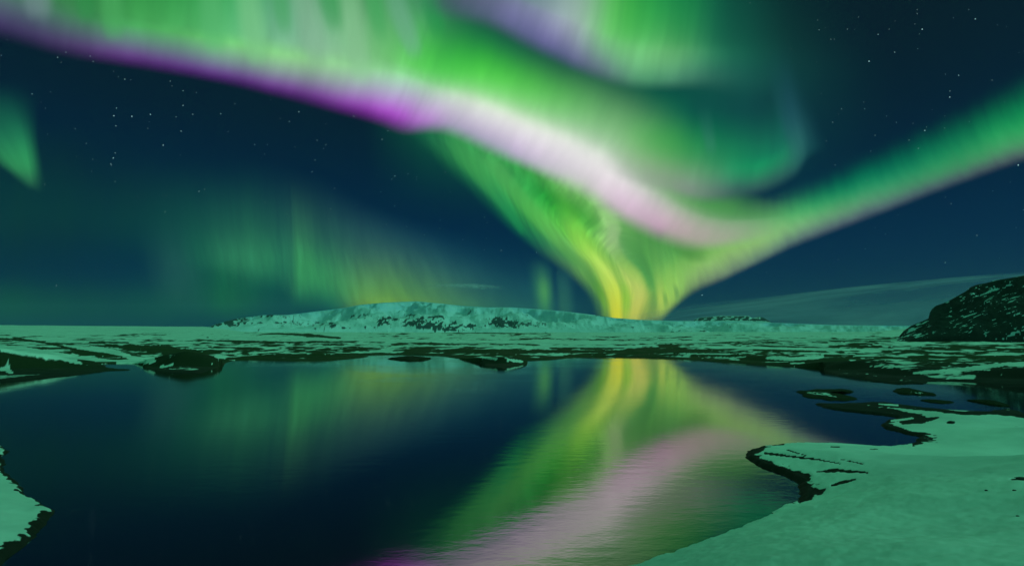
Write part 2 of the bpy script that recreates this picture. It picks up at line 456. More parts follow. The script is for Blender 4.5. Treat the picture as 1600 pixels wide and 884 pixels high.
# streamers inside the veil
fold(veil_obj, 2.93, [(700,205,8),(722,240,9),(756,278,9),(788,318,7),(812,356,4),(822,372,3)], [Z0, ((62,158,82),.5), ((66,165,84),.6), ((40,150,85),.6), ((30,140,80),.5), Z0])
fold(veil_obj, 2.92, [(742,225,7),(778,266,8),(812,308,8),(846,346,8),(880,382,7),(912,412,6),(938,440,4)], [Z0, ((84,172,92),.5), ((78,172,82),.6), ((92,182,82),.65), ((110,186,88),.6), ((130,188,88),.5), Z0])
fold(veil_obj, 2.91, [(858,290,9),(884,326,10),(898,356,10),(915,390,10),(944,424,10),(958,458,8),(964,500,6),(966,540,5)], [Z0, ((96,196,72),.5), ((128,206,78),.7), ((150,214,80),.7), ((185,224,92),.75), ((204,222,78),.8), ((226,222,40),.9), ((226,222,40),.9)])
fold(veil_obj, 2.90, [(918,298,6),(946,330,7),(960,358,7),(956,380,7),(968,406,7),(992,434,8),(1001,462,7),(990,490,7),(985,540,6)], [Z0, ((152,205,128),.6), ((165,204,140),.6), ((160,194,132),.45), ((150,200,92),.5), ((185,212,100),.65), ((202,210,104),.7), ((206,208,84),.7), ((206,208,84),.7)])
fold(veil_obj, 2.89, [(905,352,6),(938,392,6),(962,424,5),(975,450,5),(979,476,5),(978,505,4)], [Z0, ((70,165,58),.5), ((92,172,60),.55), ((108,182,58),.6), ((120,192,48),.6), Z0])
fold(veil_obj, 2.88, [(872,300,9),(905,322,12),(928,350,9),(942,372,6)], [Z0, ((34,140,42),.6), ((52,158,44),.55), Z0])
fold(veil_obj, 2.87, [(860,368,6),(888,396,6),(918,420,6),(934,448,5),(946,474,4),(952,492,3)], [Z0, ((52,140,70),.5), ((70,142,72),.55), ((78,150,52),.6), ((120,178,44),.5), Z0])
# streamers and ragged teeth at the foot of the arm
fold(arm_obj, 3.93, [(984,380,7),(1000,412,8),(1012,444,7),(1016,476,6),(1016,500,5)], [Z0, ((64,132,68),.6), ((66,136,72),.7), ((60,124,72),.65), Z0])
fold(arm_obj, 3.92, [(1026,405,6),(1030,440,5),(1032,468,3.5),(1033,492,2.5)], [Z0, ((140,194,90),.7), ((186,212,92),.8), Z0])
fold(arm_obj, 3.91, [(1042,400,5),(1046,432,5),(1049,456,3.5),(1050,476,2.5)], [Z0, ((136,196,90),.7), ((150,204,92),.8), Z0])
fold(arm_obj, 3.90, [(1060,395,5),(1063,422,5),(1065,444,3.5),(1066,464,2.5)], [Z0, ((130,192,92),.6), ((142,198,96),.75), Z0])
fold(arm_obj, 3.89, [(1036,448,2.5),(1040,468,2.5),(1042,490,3)], [Z0, ((70,140,70),.6), Z0])
fold(arm_obj, 3.88, [(1052,438,2.5),(1057,456,2.5),(1059,478,3)], [Z0, ((66,130,78),.6), Z0])
fold(arm_obj, 3.87, [(1040,362,10),(1062,384,9),(1090,398,8),(1125,396,7)], [Z0, ((74,140,66),.6), ((76,142,66),.6), Z0])
# rays standing on the upper band
for p_, c_ in (([(500,118,9),(496,85,12),(486,45,14),(474,-10,14),(462,-80,12)], (136,184,152)), ([(566,140,8),(563,108,10),(557,66,12),(548,10,13),(540,-60,12)], (138,196,148)),
               ([(652,100,6),(645,74,9),(634,44,11),(620,5,11),(606,-50,10)], (112,172,142)), ([(408,108,8),(402,84,12),(396,50,14),(388,0,13),(380,-60,12)], (126,200,138)),
               ([(338,92,8),(336,66,12),(332,30,13),(326,-20,12),(320,-70,10)], (88,182,112)), ([(180,72,8),(178,46,11),(175,14,12),(172,-30,11),(168,-70,10)], (76,172,96)),
               ([(60,40,9),(60,14,14),(56,-14,15),(50,-50,14),(46,-90,10)], (120,142,148))):
    fold(band_obj, 1.95, p_, [Z0, (c_, .55), (c_, .6), (c_, .5), Z0], 'ray')
for p_, c_ in (([(528,62,8),(522,30,10),(514,-10,12),(508,-60,12)], (28,146,70)), ([(600,80,6),(592,40,8),(584,0,9),(578,-50,9)], (60,165,88)),
               ([(140,44,8),(136,20,10),(132,-14,11),(128,-60,10)], (46,142,74)), ([(690,70,8),(682,40,9),(672,5,10),(664,-40,9)], (26,142,72)), ([(450,66,6),(444,36,8),(438,0,9),(432,-50,9)], (70,166,96))):
    fold(band_obj, 1.93, p_, [Z0, (c_, .5), (c_, .5), Z0], 'ray')
fold(inner_obj, 1.55, [(1112,252,5),(1110,226,6),(1104,196,7),(1098,150,8)], [Z0, ((66,136,116),.3), ((42,106,100),.25), Z0], 'ray')
fold(inner_obj, 1.54, [(1244,262,8),(1246,232,9),(1236,190,11),(1222,130,13),(1212,60,14)], [Z0, ((48,110,108),.4), ((40,92,104),.35), ((28,82,90),.25), Z0], 'ray')

def block(xs, ys, tbl):
    return [[(x, y) + (tuple(t) if t else ()) for y, t in zip(ys, tr)] for x, tr in zip(xs, tbl)]

haze_rows = block([560, 680, 780, 900, 1010, 1110, 1200, 1300, 1420], [360, 260, 180, 110, 50, -40, -160], [
 [N]*7,
 [N, ((15,90,65),.3), ((20,110,70),.7), ((25,110,72),.85), ((45,105,85),.8), ((50,110,85),.6), N],
 [N, ((15,90,65),.5), ((15,105,65),.85), ((18,100,66),.9), ((30,78,70),.9), ((50,85,85),.7), N],
 [N, ((12,92,68),.6), ((10,92,68),.9), ((36,76,74),.95), ((40,78,80),.9), ((30,100,75),.7), N],
 [N, ((25,95,80),.6), ((10,90,70),.9), ((16,78,68),.9), ((25,100,72),.85), ((20,120,75),.7), N],
 [N, ((12,75,75),.7), ((12,82,74),.85), ((18,82,72),.85), ((20,88,72),.8), ((15,85,65),.6), N],
 [N, ((8,62,72),.6), ((14,68,72),.7), ((20,78,72),.8), ((16,70,62),.7), ((10,60,55),.5), N],
 [N, ((8,50,62),.35), ((10,52,60),.45), ((12,55,58),.45), ((10,45,52),.3), N, N],
 [N]*7])
aurora('aurora_glow', 'dim teal green glow behind the bands high on the right of centre', haze_rows, 6, rays=(12, .1), jitter=(10, .05))

streak = [
 [(-190,120),(-150,170),(-80,215),(-14,255),(22,282),(44,302)],
 [(-100,120),(-65,170,(22,92,72),.7),(-22,215,(30,112,80),.9),(14,255,(48,142,86),.85),(38,280,(50,138,88),.4),(50,302)],
 [(5,120),(20,170,(18,84,70),.6),(34,215,(30,118,80),.95),(42,255,(48,150,88),1),(47,280,(58,144,92),.5),(54,302)],
 [(70,120),(64,170),(63,215),(68,255),(72,284),(72,312)],
]
aurora('aurora_curtain', 'short pointed green aurora streak at the left edge of the sky', streak, 3, rays=(5, .15), jitter=(4, .03), dens=12)

left_rows = block([-150, -40, 60, 150, 240, 330, 430, 540], [520, 480, 440, 405, 370, 335, 290, 240, 170], [
 [N]*9,
 [N, ((12,76,60),.75), ((4,48,58),.5), ((5,44,56),.6), ((7,50,53),.7), ((8,54,54),.75), ((8,52,52),.7), ((8,44,48),.6), N],
 [N, ((10,72,60),.75), ((3,44,58),.5), ((4,42,56),.6), ((7,48,53),.7), ((8,54,54),.75), ((8,52,52),.65), ((8,44,48),.5), N],
 [N, ((9,68,62),.7), ((3,44,60),.45), ((4,44,60),.5), ((7,50,55),.65), ((8,55,56),.7), ((9,50,52),.55), ((8,40,46),.3), N],
 [N, ((8,72,66),.8), ((4,52,66),.5), ((4,50,62),.5), ((8,60,62),.75), ((10,60,60),.8), ((10,52,56),.6), N, N],
 [N, ((10,76,68),.7), ((8,66,66),.6), ((10,66,66),.6), ((12,66,66),.7), ((12,62,64),.6), ((10,50,56),.3), N, N],
 [N, ((10,72,70),.5), ((10,70,68),.5), ((12,68,68),.5), ((12,64,66),.4), N, N, N, N],
 [N]*9])
aurora('aurora_glow', 'faint teal glow low over the left horizon', left_rows, 6.5, rays=(14, .12), jitter=(8, .05))

fy = [505, 470, 432, 402, 345, 240]
faint = [
 [(x, y) for x, y in zip((222, 219, 215, 210, 200, 190), fy)],
 [(285,500),(281,462,(30,88,80),.6),(278,425,(34,92,85),.7),(274,398,(32,90,83),.7),(266,345,(16,74,71),.4),(258,240)],
 [(325,505),(322,470,(16,84,70),.8),(317,432,(14,80,70),.8),(312,402,(24,98,76),.85),(304,345,(18,78,70),.6),(294,240)],
 [(360,508),(357,472,(20,96,66),.85),(354,432,(18,92,68),.9),(350,400,(40,118,86),.95),(344,345,(24,86,74),.7),(334,240)],
 [(398,508),(396,470,(16,84,70),.85),(393,440,(16,86,70),.9),(390,404,(44,126,88),.97),(386,350,(28,92,76),.75),(380,240)],
 [(430,508),(428,470,(12,76,72),.85),(426,445,(14,84,72),.9),(424,406,(42,126,88),.97),(420,350,(30,90,78),.7),(416,240)],
 [(456,508),(455,475,(12,74,72),.85),(454,452,(14,82,72),.9),(453,410,(38,116,86),.95),(451,350,(32,88,80),.7),(448,250)],
 [(470,500),(469,470,(16,84,72),.85),(468,440,(50,138,86),1),(467,400,(52,138,86),1),(464,350,(46,108,84),.8),(460,260)],
 [(505,500),(503,472,(24,96,76),.85),(501,442,(50,138,86),1),(499,405,(48,128,86),1),(496,360,(42,98,84),.75),(490,265)],
 [(545,505),(543,480,(36,110,80),.9),(540,452,(62,138,82),1),(536,412,(54,122,88),.95),(530,365,(40,92,86),.7),(520,280)],
 [(585,508),(583,485,(115,155,60),.95),(580,462,(92,148,72),1),(574,418,(64,118,88),.95),(566,370,(44,92,90),.65),(555,300)],
 [(645,508),(643,485,(108,155,62),.95),(638,460,(86,148,78),1),(630,418,(62,114,92),.9),(620,375,(40,88,92),.6),(600,320)],
 [(710,512),(706,488,(70,130,85),.85),(702,462,(66,122,90),.85),(692,425,(50,105,98),.7),(680,385,(30,80,92),.4),(660,340)],
 [(785,515),(783,492,(44,108,90),.7),(780,468,(42,104,96),.65),(772,435,(34,92,98),.5),(762,400,(20,72,90),.25),(750,360)],
 [(860,520),(858,496,(34,96,92),.5),(855,470,(30,90,98),.45),(850,440,(24,80,98),.35),(845,410),(840,370)],
 [(940,520),(938,500),(935,475),(930,445),(925,415),(920,380)],
]
aurora('aurora_curtain', 'faint green aurora curtain hanging over the left half of the glacier', faint, 5, rays=(18, .16, 60, .10, .03), jitter=(16, .04))

def small(xs, tbl, ys):
    return [[(x + 0.06 * (y - ys[0]), y) + (tuple(t) if t else ()) for y, t in zip(ys, tr)] for x, tr in zip(xs, tbl)]
aurora('aurora_curtain', 'narrow green aurora ray standing just left of the bright veil',
       small([818, 834, 845, 854, 866], [[N]*5, [N, ((40,110,90),.4), ((45,120,88),.5), ((40,105,92),.4), N],
        [N, ((50,122,90),.6), ((80,160,84),.95), ((50,130,90),.75), N], [N, ((40,110,92),.4), ((62,140,86),.7), ((45,115,92),.5), N], [N]*5],
        [395, 428, 455, 485, 515]), 2.6, rays=(3, .1), jitter=(3, .03))
aurora('aurora_curtain', 'weak teal aurora ray beside the narrow green ray',
       small([862, 874, 884, 898], [[N]*4, [N, ((44,108,96),.4), ((52,118,92),.5), N], [N, ((40,100,96),.4), ((46,110,92),.45), N], [N]*4],
        [400, 440, 480, 520]), 2.7, rays=(3, .1), jitter=(3, .03))

# aurora continuing above the frame across the zenith
def overhead(gain):
    azs = np.radians(np.arange(0, 361, 30)); ele = np.radians([34, 46, 58, 70, 82, 89.5])
    rs = np.random.RandomState(3)
    K = np.array([[(a, e) for e in ele] for a in azs])
    A = np.clip(0.75 + 0.2 * rs.randn(len(azs), len(ele)), .45, 1); A[-1] = A[0]; A[:, 0] = 0
    base = np.array([lin((60, 205, 135)), lin((40, 190, 120)), lin((105, 205, 140)), lin((45, 180, 130))])
    C = base[rs.randint(0, 4, A.shape)]; C[-1] = C[0]
    D = catmull(K, 8); D = np.moveaxis(catmull(np.moveaxis(D, 1, 0), 8), 0, 1)
    nr, nc = D.shape[:2]
    R = sky_range(D[..., 1], 0.5)
    V = np.stack([np.sin(D[..., 0]) * np.cos(D[..., 1]) * R, np.cos(D[..., 0]) * np.cos(D[..., 1]) * R, np.sin(D[..., 1]) * R], -1).reshape(-1, 3)
    uu, vv = np.meshgrid(np.linspace(0, 1, nr), np.linspace(0, 1, nc), indexing='ij')
    m = aurora_material('aurora_corona', C, A, (26, .35), (12, .05), gain=gain)
    o = grid_mesh('aurora_corona', V, nr, nc, m, uv=np.stack([uu, vv], -1).reshape(-1, 2))
    # a glow adds light and blocks none
    t = m.node_tree
    for nd in t.nodes:
        if nd.type == 'BSDF_TRANSPARENT':
            for lk in list(nd.inputs['Color'].links): t.links.remove(lk)
            nd.inputs['Color'].default_value = (1, 1, 1, 1)
    return tag(o, 'green aurora rays spreading overhead above the picture', 'aurora')
overhead(1.1)

# ------------------------------------------------------------------ stars
def make_stars():
    big = [(178,181,2.2),(206,182,2.2),(235,179,2.2),(181,197,1.6),(182,169,1.4),(177,247,2.6),(180,239,1.4),(173,256,1.5),(174,258,1.1),
           (258,331,3.0),(255,227,1.7),(311,299,1.7),(320,296,1.0),(254,306,1.3),(283,205,1.5),(180,284,1.2),(143,268,1.2),(216,308,1.1),
           (70,288,1.5),(50,147,1.3),(318,99,1.8),(467,175,1.5),(452,190,1.2),(286,142,1.2),(307,145,1.0),(286,165,1.4),(345,178,1.4),(90,90,1.2),
           (88,446,1.6),(30,375,1.3),(448,334,1.2),(414,316,1.2),(370,332,1.0),(581,77,2.0),(623,57,1.3),(630,91,1.4),(600,102,1.2),
           (300,16,1.4),(298,23,1.0),(656,11,1.3),(655,21,1.2),(776,70,1.2),(781,72,1.4),(788,77,1.2),(789,71,1.2),(783,77,1.0),(786,69,1.0),
           (1064,230,2.2),(1085,281,1.4),(1152,158,1.4),(1111,64,1.1),(1110,58,1.1),(1144,53,1.3),(1358,96,2.6),(1441,46,2.0),(1524,30,1.6),
           (1498,118,1.3),(1484,152,1.9),(1445,204,2.0),(1435,232,1.5),(1315,170,1.4),(1351,170,1.3),(1301,191,1.4),(1591,258,2.2),
           (1306,311,1.3),(1354,308,1.6),(1097,461,2.0),(1280,47,1.2),(1324,46,1.2),(1372,54,1.2),(1207,28,1.2),(1236,77,1.1),(1172,5,1.2),
           (1477,410,1.2),(1258,330,1.0),(617,275,1.4),(612,280,1.0),(597,218,1.2),(606,205,1.2),(747,288,1.2),(783,391,1.4),(663,367,1.1),
           (590,394,1.0),(418,226,1.2),(398,226,1.1),(1249,229,1.3),(1398,82,1.1),(195,124,1.2),(266,127,1.0),(141,88,1.0),(103,82,1.0)]
    rs = np.random.RandomState(11)
    for _ in range(520):
        big.append((rs.uniform(-200, 1800), rs.uniform(-150, 440), rs.uniform(.3, 1.0)))
    oc = np.array([(1,0,0),(-1,0,0),(0,1,0),(0,-1,0),(0,0,1),(0,0,-1)], float)
    fc = [(0,2,4),(2,1,4),(1,3,4),(3,0,4),(2,0,5),(1,2,5),(3,1,5),(0,3,5)]
    Vs, Fs = [], []
    for k, (x, y, s) in enumerate(big):
        X, Y, Z = dirs(x, y); R = 4.0e5
        c = np.array([X, Y, Z], float) * R
        Vs.append(oc * (R / F * 0.36 * s ** .65) + c); Fs += [tuple(6 * k + i for i in f) for f in fc]
    me = bpy.data.meshes.new('stars'); me.from_pydata(np.concatenate(Vs).tolist(), [], Fs); me.update()
    m = NT('starlight'); em = m.n('ShaderNodeEmission'); em.inputs['Color'].default_value = (.55, .95, .95, 1)
    em.inputs['Strength'].default_value = 1.4
    m.l(em.outputs[0], m.out.inputs[0]); m.m.cycles.emission_sampling = 'NONE'
    me.materials.append(m.m)
    o = bpy.data.objects.new('stars', me); col.objects.link(o); tag(o, kind='stuff')
    o['label'] = 'small white stars scattered over the dark parts of the sky'; o['category'] = 'stars'
make_stars()

# ------------------------------------------------------------------ thin clouds
def cloud(label, rows, order, dens, scale):
    P = np.array([[(q[0], q[1]) for q in r] for r in rows], float)
    A = np.array([[q[2] for q in r] for r in rows], float)
    D = catmull(P, 12); D = np.moveaxis(catmull(np.moveaxis(D, 1, 0), 12), 0, 1)
    AA = catmull(A, 12); AA = catmull(AA.T, 12).T
    nr, nc = D.shape[:2]
    X, Y, Z = dirs(D[..., 0], D[..., 1]); R = 16000.0 * (1 + .05 * order)
    V = np.stack([X * R, Y * R, Z * R + EYE], -1).reshape(-1, 3)
    uu, vv = np.meshgrid(np.linspace(0, 1, nr), np.linspace(0, 1, nc), indexing='ij')
    m = NT('cloud_wisp')
    at = m.n('ShaderNodeAttribute'); at.attribute_name = 'thickness'
    uvn = m.n('ShaderNodeUVMap'); uvn.uv_map = 'UVMap'
    sp = m.n('ShaderNodeSeparateXYZ'); m.l(uvn.outputs[0], sp.inputs[0])
    nz = m.noise(m.xyz(m.math('MULTIPLY', sp.outputs[0], scale[0]), m.math('MULTIPLY', sp.outputs[1], scale[1])), 1, 4, .55)
    a = m.math('MULTIPLY', at.outputs['Fac'], m.math('MULTIPLY', m.smooth(nz, .25, .8, .45, 1.45), dens), clamp=True)
    df = m.n('ShaderNodeBsdfDiffuse'); df.inputs['Color'].default_value = (.75, .75, .75, 1)
    tl = m.n('ShaderNodeBsdfTranslucent'); tl.inputs['Color'].default_value = (.75, .75, .75, 1)
    mx = m.n('ShaderNodeAddShader')
    m.l(df.outputs[0], mx.inputs[0]); m.l(tl.outputs[0], mx.inputs[1])
    tr = m.n('ShaderNodeBsdfTransparent'); fin = m.n('ShaderNodeMixShader')
    m.l(a, fin.inputs[0]); m.l(tr.outputs[0], fin.inputs[1]); m.l(mx.outputs[0], fin.inputs[2])
    m.l(fin.outputs[0], m.out.inputs[0])
    o = grid_mesh('thin_cloud', V, nr, nc, m.m, attrs={'thickness': np.clip(AA, 0, 1)}, uv=np.stack([uu, vv], -1).reshape(-1, 2))
    return tag(o, label, 'cloud')
cloud('long thin cloud bank rising gently to the right above the far snow plain',
      [[(960,496,0),(960,502,0),(960,515,0),(960,530,0)],
       [(1060,478,0),(1060,486,.35),(1060,500,.5),(1060,530,.3)],
       [(1200,462,0),(1200,468,.6),(1200,486,.55),(1200,525,.6)],
       [(1330,447,0),(1330,453,.6),(1330,474,.35),(1330,525,.7)],
       [(1430,438,0),(1430,443,.55),(1430,462,.2),(1430,525,.7)],
       [(1520,430,0),(1520,435,.45),(1520,450,.15),(1520,525,.6)],
       [(1620,424,0),(1620,430,.3),(1620,445,.1),(1620,520,.4)],
       [(1750,420,0),(1750,426,0),(1750,440,0),(1750,520,0)]], 0, .75, (5, 6))
cloud('small pale cloud wisp above the middle of the glacier',
      [[(660,446,0),(660,448,0),(660,452,0)], [(700,443,0),(700,445,.4),(700,449,0)], [(735,442,0),(735,446,.6),(735,452,0)],
       [(760,443,0),(760,448,.5),(760,453,0)], [(790,446,0),(790,449,0),(790,453,0)]], 0, .7, (6, 2))

# ------------------------------------------------------------------ the ground
shore = [(0,598),(40,595),(80,590),(110,587),(150,582),(170,579),(207,577.6),(170,576.2),(150,573.5),(140,570),(165,568),(200,567.5),(228,570),
 (224,573),(232,577),(245,580),(262,582),(295,583.5),(315,582.5),(330,577.5),(345,571),(357,564.5),(375,562.2),(400,561.2),(430,562.5),(455,563.8),
 (480,563),(510,562.6),(540,561.2),(566,558.6),(575,556.8),(560,554.8),(600,553.6),(645,554),(690,556),(716,560),(728,563),(750,565.5),
 (757,569.5),(768,573.4),(785,575.8),(802,573.3),(815,571),(824,566.5),(815,563.2),(840,562.2),(870,561.2),(900,557.5),(930,556.6),(970,557.6),(1005,558.6),
 (1040,559.4),(1080,562),(1120,565),(1160,567),(1200,570),(1240,573),(1281,574),(1307,588),(1348,588.5),(1350,593),(1366,596),(1393,599.2),(1442,599.2),
 (1452,595.5),(1468,594.5),(1500,595.5),(1519,597),(1540,600),(1600,602),(1750,612),(2000,640),(2100,665),(1900,672),(1720,662),
 (1640,652),(1600,646),(1575,637.5),(1553,642),(1532,644.5),(1503,643),(1483,641),(1456,639),(1429,635.8),(1406,632.4),(1384,628.6),(1361,629),(1341,630),
 (1314,631),(1290,631),(1274,630.5),(1287,637),(1316,641),(1348,644.6),(1375,647.5),(1398,650.5),(1400,654),(1388,657.5),(1377,662.6),(1379,668),(1397,673),(1415,677),(1431,680.6),
 (1436,686),(1427,693.5),(1415,697),(1384,698.5),(1352,697),(1307,694),(1262,692.6),(1233,694.5),(1196,697.5),(1169,704),(1165,714),(1187,728.5),(1216,737),
 (1238,748),(1250,764),(1249,780),(1241,786),(1219,794),(1187,812),(1161,825),(1119,841),(1100,847),(1000,882),(930,910),(820,960),(640,1040),(450,1090),(250,1080),
 (90,1010),(-10,940),(-40,910),(5,884),(9,874),(35,858),(58,839),(69,818),(81,798),(76,788),(46,777),(30,756),(7,736),(4,716),(12,703),(-10,694),(-70,690),(-250,690),
 (-480,680),(-640,650),(-560,618),(-300,606),(-100,602)]
SX, SY = ground([p[0] for p in shore], [p[1] for p in shore])

def signed(x, y):
    """distance to the waterline, positive on land"""
    dmin = np.full(x.shape, 1e12); inside = np.zeros(x.shape, bool)
    n = len(SX)
    for i in range(n):
        ax, ay, bx, by = SX[i], SY[i], SX[(i + 1) % n], SY[(i + 1) % n]
        ex, ey = bx - ax, by - ay
        px, py = x - ax, y - ay
        t = np.clip((px * ex + py * ey) / (ex * ex + ey * ey + 1e-12), 0, 1)
        dx, dy = px - t * ex, py - t * ey
        np.minimum(dmin, dx * dx + dy * dy, out=dmin)
        if ay != by:
            c = ((ay > y) != (by > y)) & (x < ex * (y - ay) / ey + ax)
            inside ^= c
    d = np.sqrt(dmin)
    return np.where(inside, -d, d)

def stroke(px, py, pts, w, asp=1.0):
    """0..1 closeness to a polyline with per-point half width w (pixels); asp stretches y"""
    best = np.zeros(px.shape)
    if np.isscalar(w): w = [w] * len(pts)
    for (a, b, wa, wb) in zip(pts[:-1], pts[1:], w[:-1], w[1:]):
        ex, ey = b[0] - a[0], (b[1] - a[1]) * asp
        qx, qy = px - a[0], (py - a[1]) * asp
        t = np.clip((qx * ex + qy * ey) / (ex * ex + ey * ey + 1e-9), 0, 1)
        dd = np.hypot(qx - t * ex, qy - t * ey) / (wa + t * (wb - wa) + 1e-6)
        best = np.maximum(best, np.clip(1.5 - dd, 0, 1))
    return best

def ridge(x, y, pts, front, back):
    """mound along px polyline (x, y, height): steep to the camera side"""
    out = np.zeros(x.shape)
    gx, gy = ground([p[0] for p in pts], [p[1] for p in pts])
    for i in range(len(pts) - 1):
        ex, ey = gx[i + 1] - gx[i], gy[i + 1] - gy[i]
        qx, qy = x - gx[i], y - gy[i]
        t = np.clip((qx * ex + qy * ey) / (ex * ex + ey * ey), 0, 1)
        dx, dy = qx - t * ex, qy - t * ey
        dd = np.hypot(dx, dy)
        toward = sm(-.6, .6, (np.hypot(gx[i] + t * ex, gy[i] + t * ey) - np.hypot(x, y)) / (dd + .5))
        w = back + (front - back) * toward
        h = pts[i][2] + t * (pts[i + 1][2] - pts[i][2])
        out = np.maximum(out, h * (1 - sm(0, 1, dd / w)))
    return out

R_KN = [0, 120, 250, 400, 700, 1200, 2500, 4000, 6500, 9500, 20000]
Z_KN = [0, 0, .3, 1.4, 2.2, 7.2, 27, 55, 97, 130, 150]

def build_ground():
    rr = np.concatenate([np.geomspace(0.4, 14, 40, endpoint=False), np.geomspace(14, 80, 250, endpoint=False), np.geomspace(80, 320, 180, endpoint=False),
                         np.geomspace(320, 2500, 130, endpoint=False), np.geomspace(2500, 9800, 50)])
    fine = np.linspace(-60, 60, 1250)
    az = np.radians(np.concatenate([fine, np.linspace(60, 300, 140)[1:-1]]))
    nr, nc = len(rr), len(az)
    R, Az = np.meshgrid(rr, az, indexing='ij')
    x = (R * np.sin(Az)).ravel(); y = (R * np.cos(Az)).ravel(); r = R.ravel()
    S = np.full(x.shape, 400.0)
    near = r < 900
    S[near] = signed(x[near], y[near])
    # frayed waterline
    amp = np.clip(r / 60, .25, 2.2)
    S = S + np.where(near, fbm(x / 2.2, y / 2.2, 4, 5) * .5 * amp + fbm(x / .6, y / .6, 3, 9) * .16, 0)
    k = .30 * sm(60, 20, r) + .012
    Sp = np.maximum(S, 0)
    lip = .16 * sm(0, .35, Sp) + .25 * sm(0.2, 5, Sp)
    h = lip + k * Sp / (1 + Sp / 45)
    left = sm(-.5, -.72, Az.ravel()) * sm(60, 20, r)
    zf = np.interp(r, R_KN, Z_KN); mid = sm(-.47, -.40, Az.ravel()) * sm(.62, .52, Az.ravel())
    zf = np.where(r > 1200, zf + (np.minimum(zf, 6.0 + 6.0 / F * r) - zf) * mid, zf)
    h = h + zf * sm(0, 60, Sp)
    # drifts and hummocks
    dr = fbm(x / 17 + y / 40, y / 15, 3, 21) * .85 + fbm(x / 6 + y / 12, y / 2.6 - x / 20, 4, 25) * .12
    h += dr * sm(.5, 9, Sp) * sm(4, 14, r)
    hum = fbm(x / 34, y / 34, 5, 31)
    hum2 = fbm(x / 120, y / 120, 4, 37)
    far = sm(110, 190, r) * (1 - .85 * sm(-.47, -.55, Az.ravel()) * sm(270, 230, r))
    A = Az.ravel() * F; B = EYE * F / np.maximum(r, 5)
    p1 = fbm(A / 58 + B / 9, B / 3.2, 5, 71); p2 = fbm(A / 20 + B / 6, B / 1.1, 4, 75)
    h += far * sm(0, 22, Sp) * (np.maximum(hum, -.25) * 1.0 + .35 + .7 * np.maximum(p1, -.3) * sm(900, 400, r)) * (1 - .75 * sm(700, 2500, r))
    h += sm(900, 2500, r) * hum2 * 2.0
    # authored banks
    h = np.maximum(h, np.where(S > 0, ridge(x, y, [(-420,574,7.5),(-140,575,7.0),(0,578,5.2),(60,576,3.9),(110,574.5,2.2),(150,575.5,.9),(180,577,.1)], 8, 16), -9) * (1 + .1 * hum))
    h = np.maximum(h, np.where(S > 0, ridge(x, y, [(215,568,.3),(245,570,1.9),(268,572,3.2),(292,573,4.2),(312,573,3.4),(335,571,1.0),(343,570,.1)], 8, 12), -9) * (1 + .22 * hum))
    h = np.maximum(h, np.where(S > 0, ridge(x, y, [(1235,568,.3),(1275,571,.9),(1315,577,1.7),(1360,580,2.4),(1420,586,1.8),(1500,590,1.6),(1600,594,2.6),(1720,600,3.4)], 9, 18), -9) * (1 + .3 * hum))
    h = np.maximum(h, np.where(S > 0, ridge(x, y, [(728,561,.5),(762,567,1.6),(785,569,2.1),(806,567,1.6),(820,566,.1)], 5, 7), -9) * (1 + .3 * hum))
    h = np.maximum(h, np.where(S > 0, ridge(x, y, [(360,560,.4),(420,559,1.5),(500,558.5,1.6),(560,556.5,.4)], 8, 12), -9) * (1 + .5 * hum))
    h = np.maximum(h, np.where(S > 0, ridge(x, y, [(900,555.5,1.0),(1000,556,1.3),(1100,559,1.5),(1200,565,1.6),(1280,571,1.0)], 9, 14), -9) * (1 + .6 * hum))
    h = np.where(S > 0, h, np.maximum(-.25 * sm(0, -.6, S) + .10 * S, -4.0))
    h = np.where(r < 6, np.minimum(h, 6.2), h)
    px, py = project(x, y, h)
    front = y > 1
    px = np.where(front, px, -9999); py = np.where(front, py, -9999)

    # ---- where the ground is bare (1) or under snow (0)
    n1 = fbm(x / 26, y / 26, 6, 51); n2 = fbm(x / 7, y / 7, 5, 57); n3 = fbm(x / 90, y / 90, 5, 61); n4 = fbm(x / 1.3, y / 1.3, 4, 67)
    rim_w = np.interp(r, [15, 40, 70, 120, 200, 300], [.35, .75, 1.0, 2.5, 5, 8])
    right_near = (px > 880) & (py > 786)
    rim_w = np.where(right_near, .03, rim_w)
    snowy_edge = (px > 1225) & (px < 1425) & (py > 688) & (py < 704)
    rim_w = np.where(snowy_edge, .10, rim_w)
    leftbank = (px < 120) & (py > 690)
    rim_w = np.where(leftbank, .36, rim_w)
    n5 = fbm(x / .45, y / .45, 3, 69)
    bare = sm(1.3, .65, S / rim_w + .9 * n2 * sm(20, 90, r) + (1.25 * n4 + .8 * n5) * sm(95, 40, r))
    # snow-free tundra, thinning with distance
    cover = np.interp(r, [110, 170, 230, 330, 420, 600, 900, 1500, 2500, 4500, 7000], [-.05, .10, .19, .14, .03, -.02, -.07, -.14, -.22, -.38, -.7])
    tund = n1 * .25 + n3 * .28 + n2 * .15 + p1 * .55 + p2 * .5 + cover + .25 * np.where(far > 0, -hum, 0) * 0
    bare = np.maximum(bare, sm(-.16, .32, tund) * sm(100, 160, r) * (1 - .35 * sm(500, 2500, r)))
    wf = sm(90, 150, r); frag = (1 - wf) * (.6 * n2 + .5 * n4 + .3 * n1 + .55 * n5) + wf * (.95 * fbm(px / 10, py / 3.0, 4, 79) + .3 * p1)
    def cut(pts, w, asp=1.6, k=1.0):
        nonlocal bare
        bare = np.maximum(bare, k * sm(.35, .75, stroke(px, py, pts, w, asp) + frag * .7))
    def snow(pts, w, asp=1.6, k=1.0):
        nonlocal bare
        bare = bare * (1 - k * sm(.3, .7, stroke(px, py, pts, w, asp) + frag * .6))
    # far plain: long thin lines
    snow([(330,527),(620,532),(900,535),(1100,534)], [3, 3.5, 4, 3])
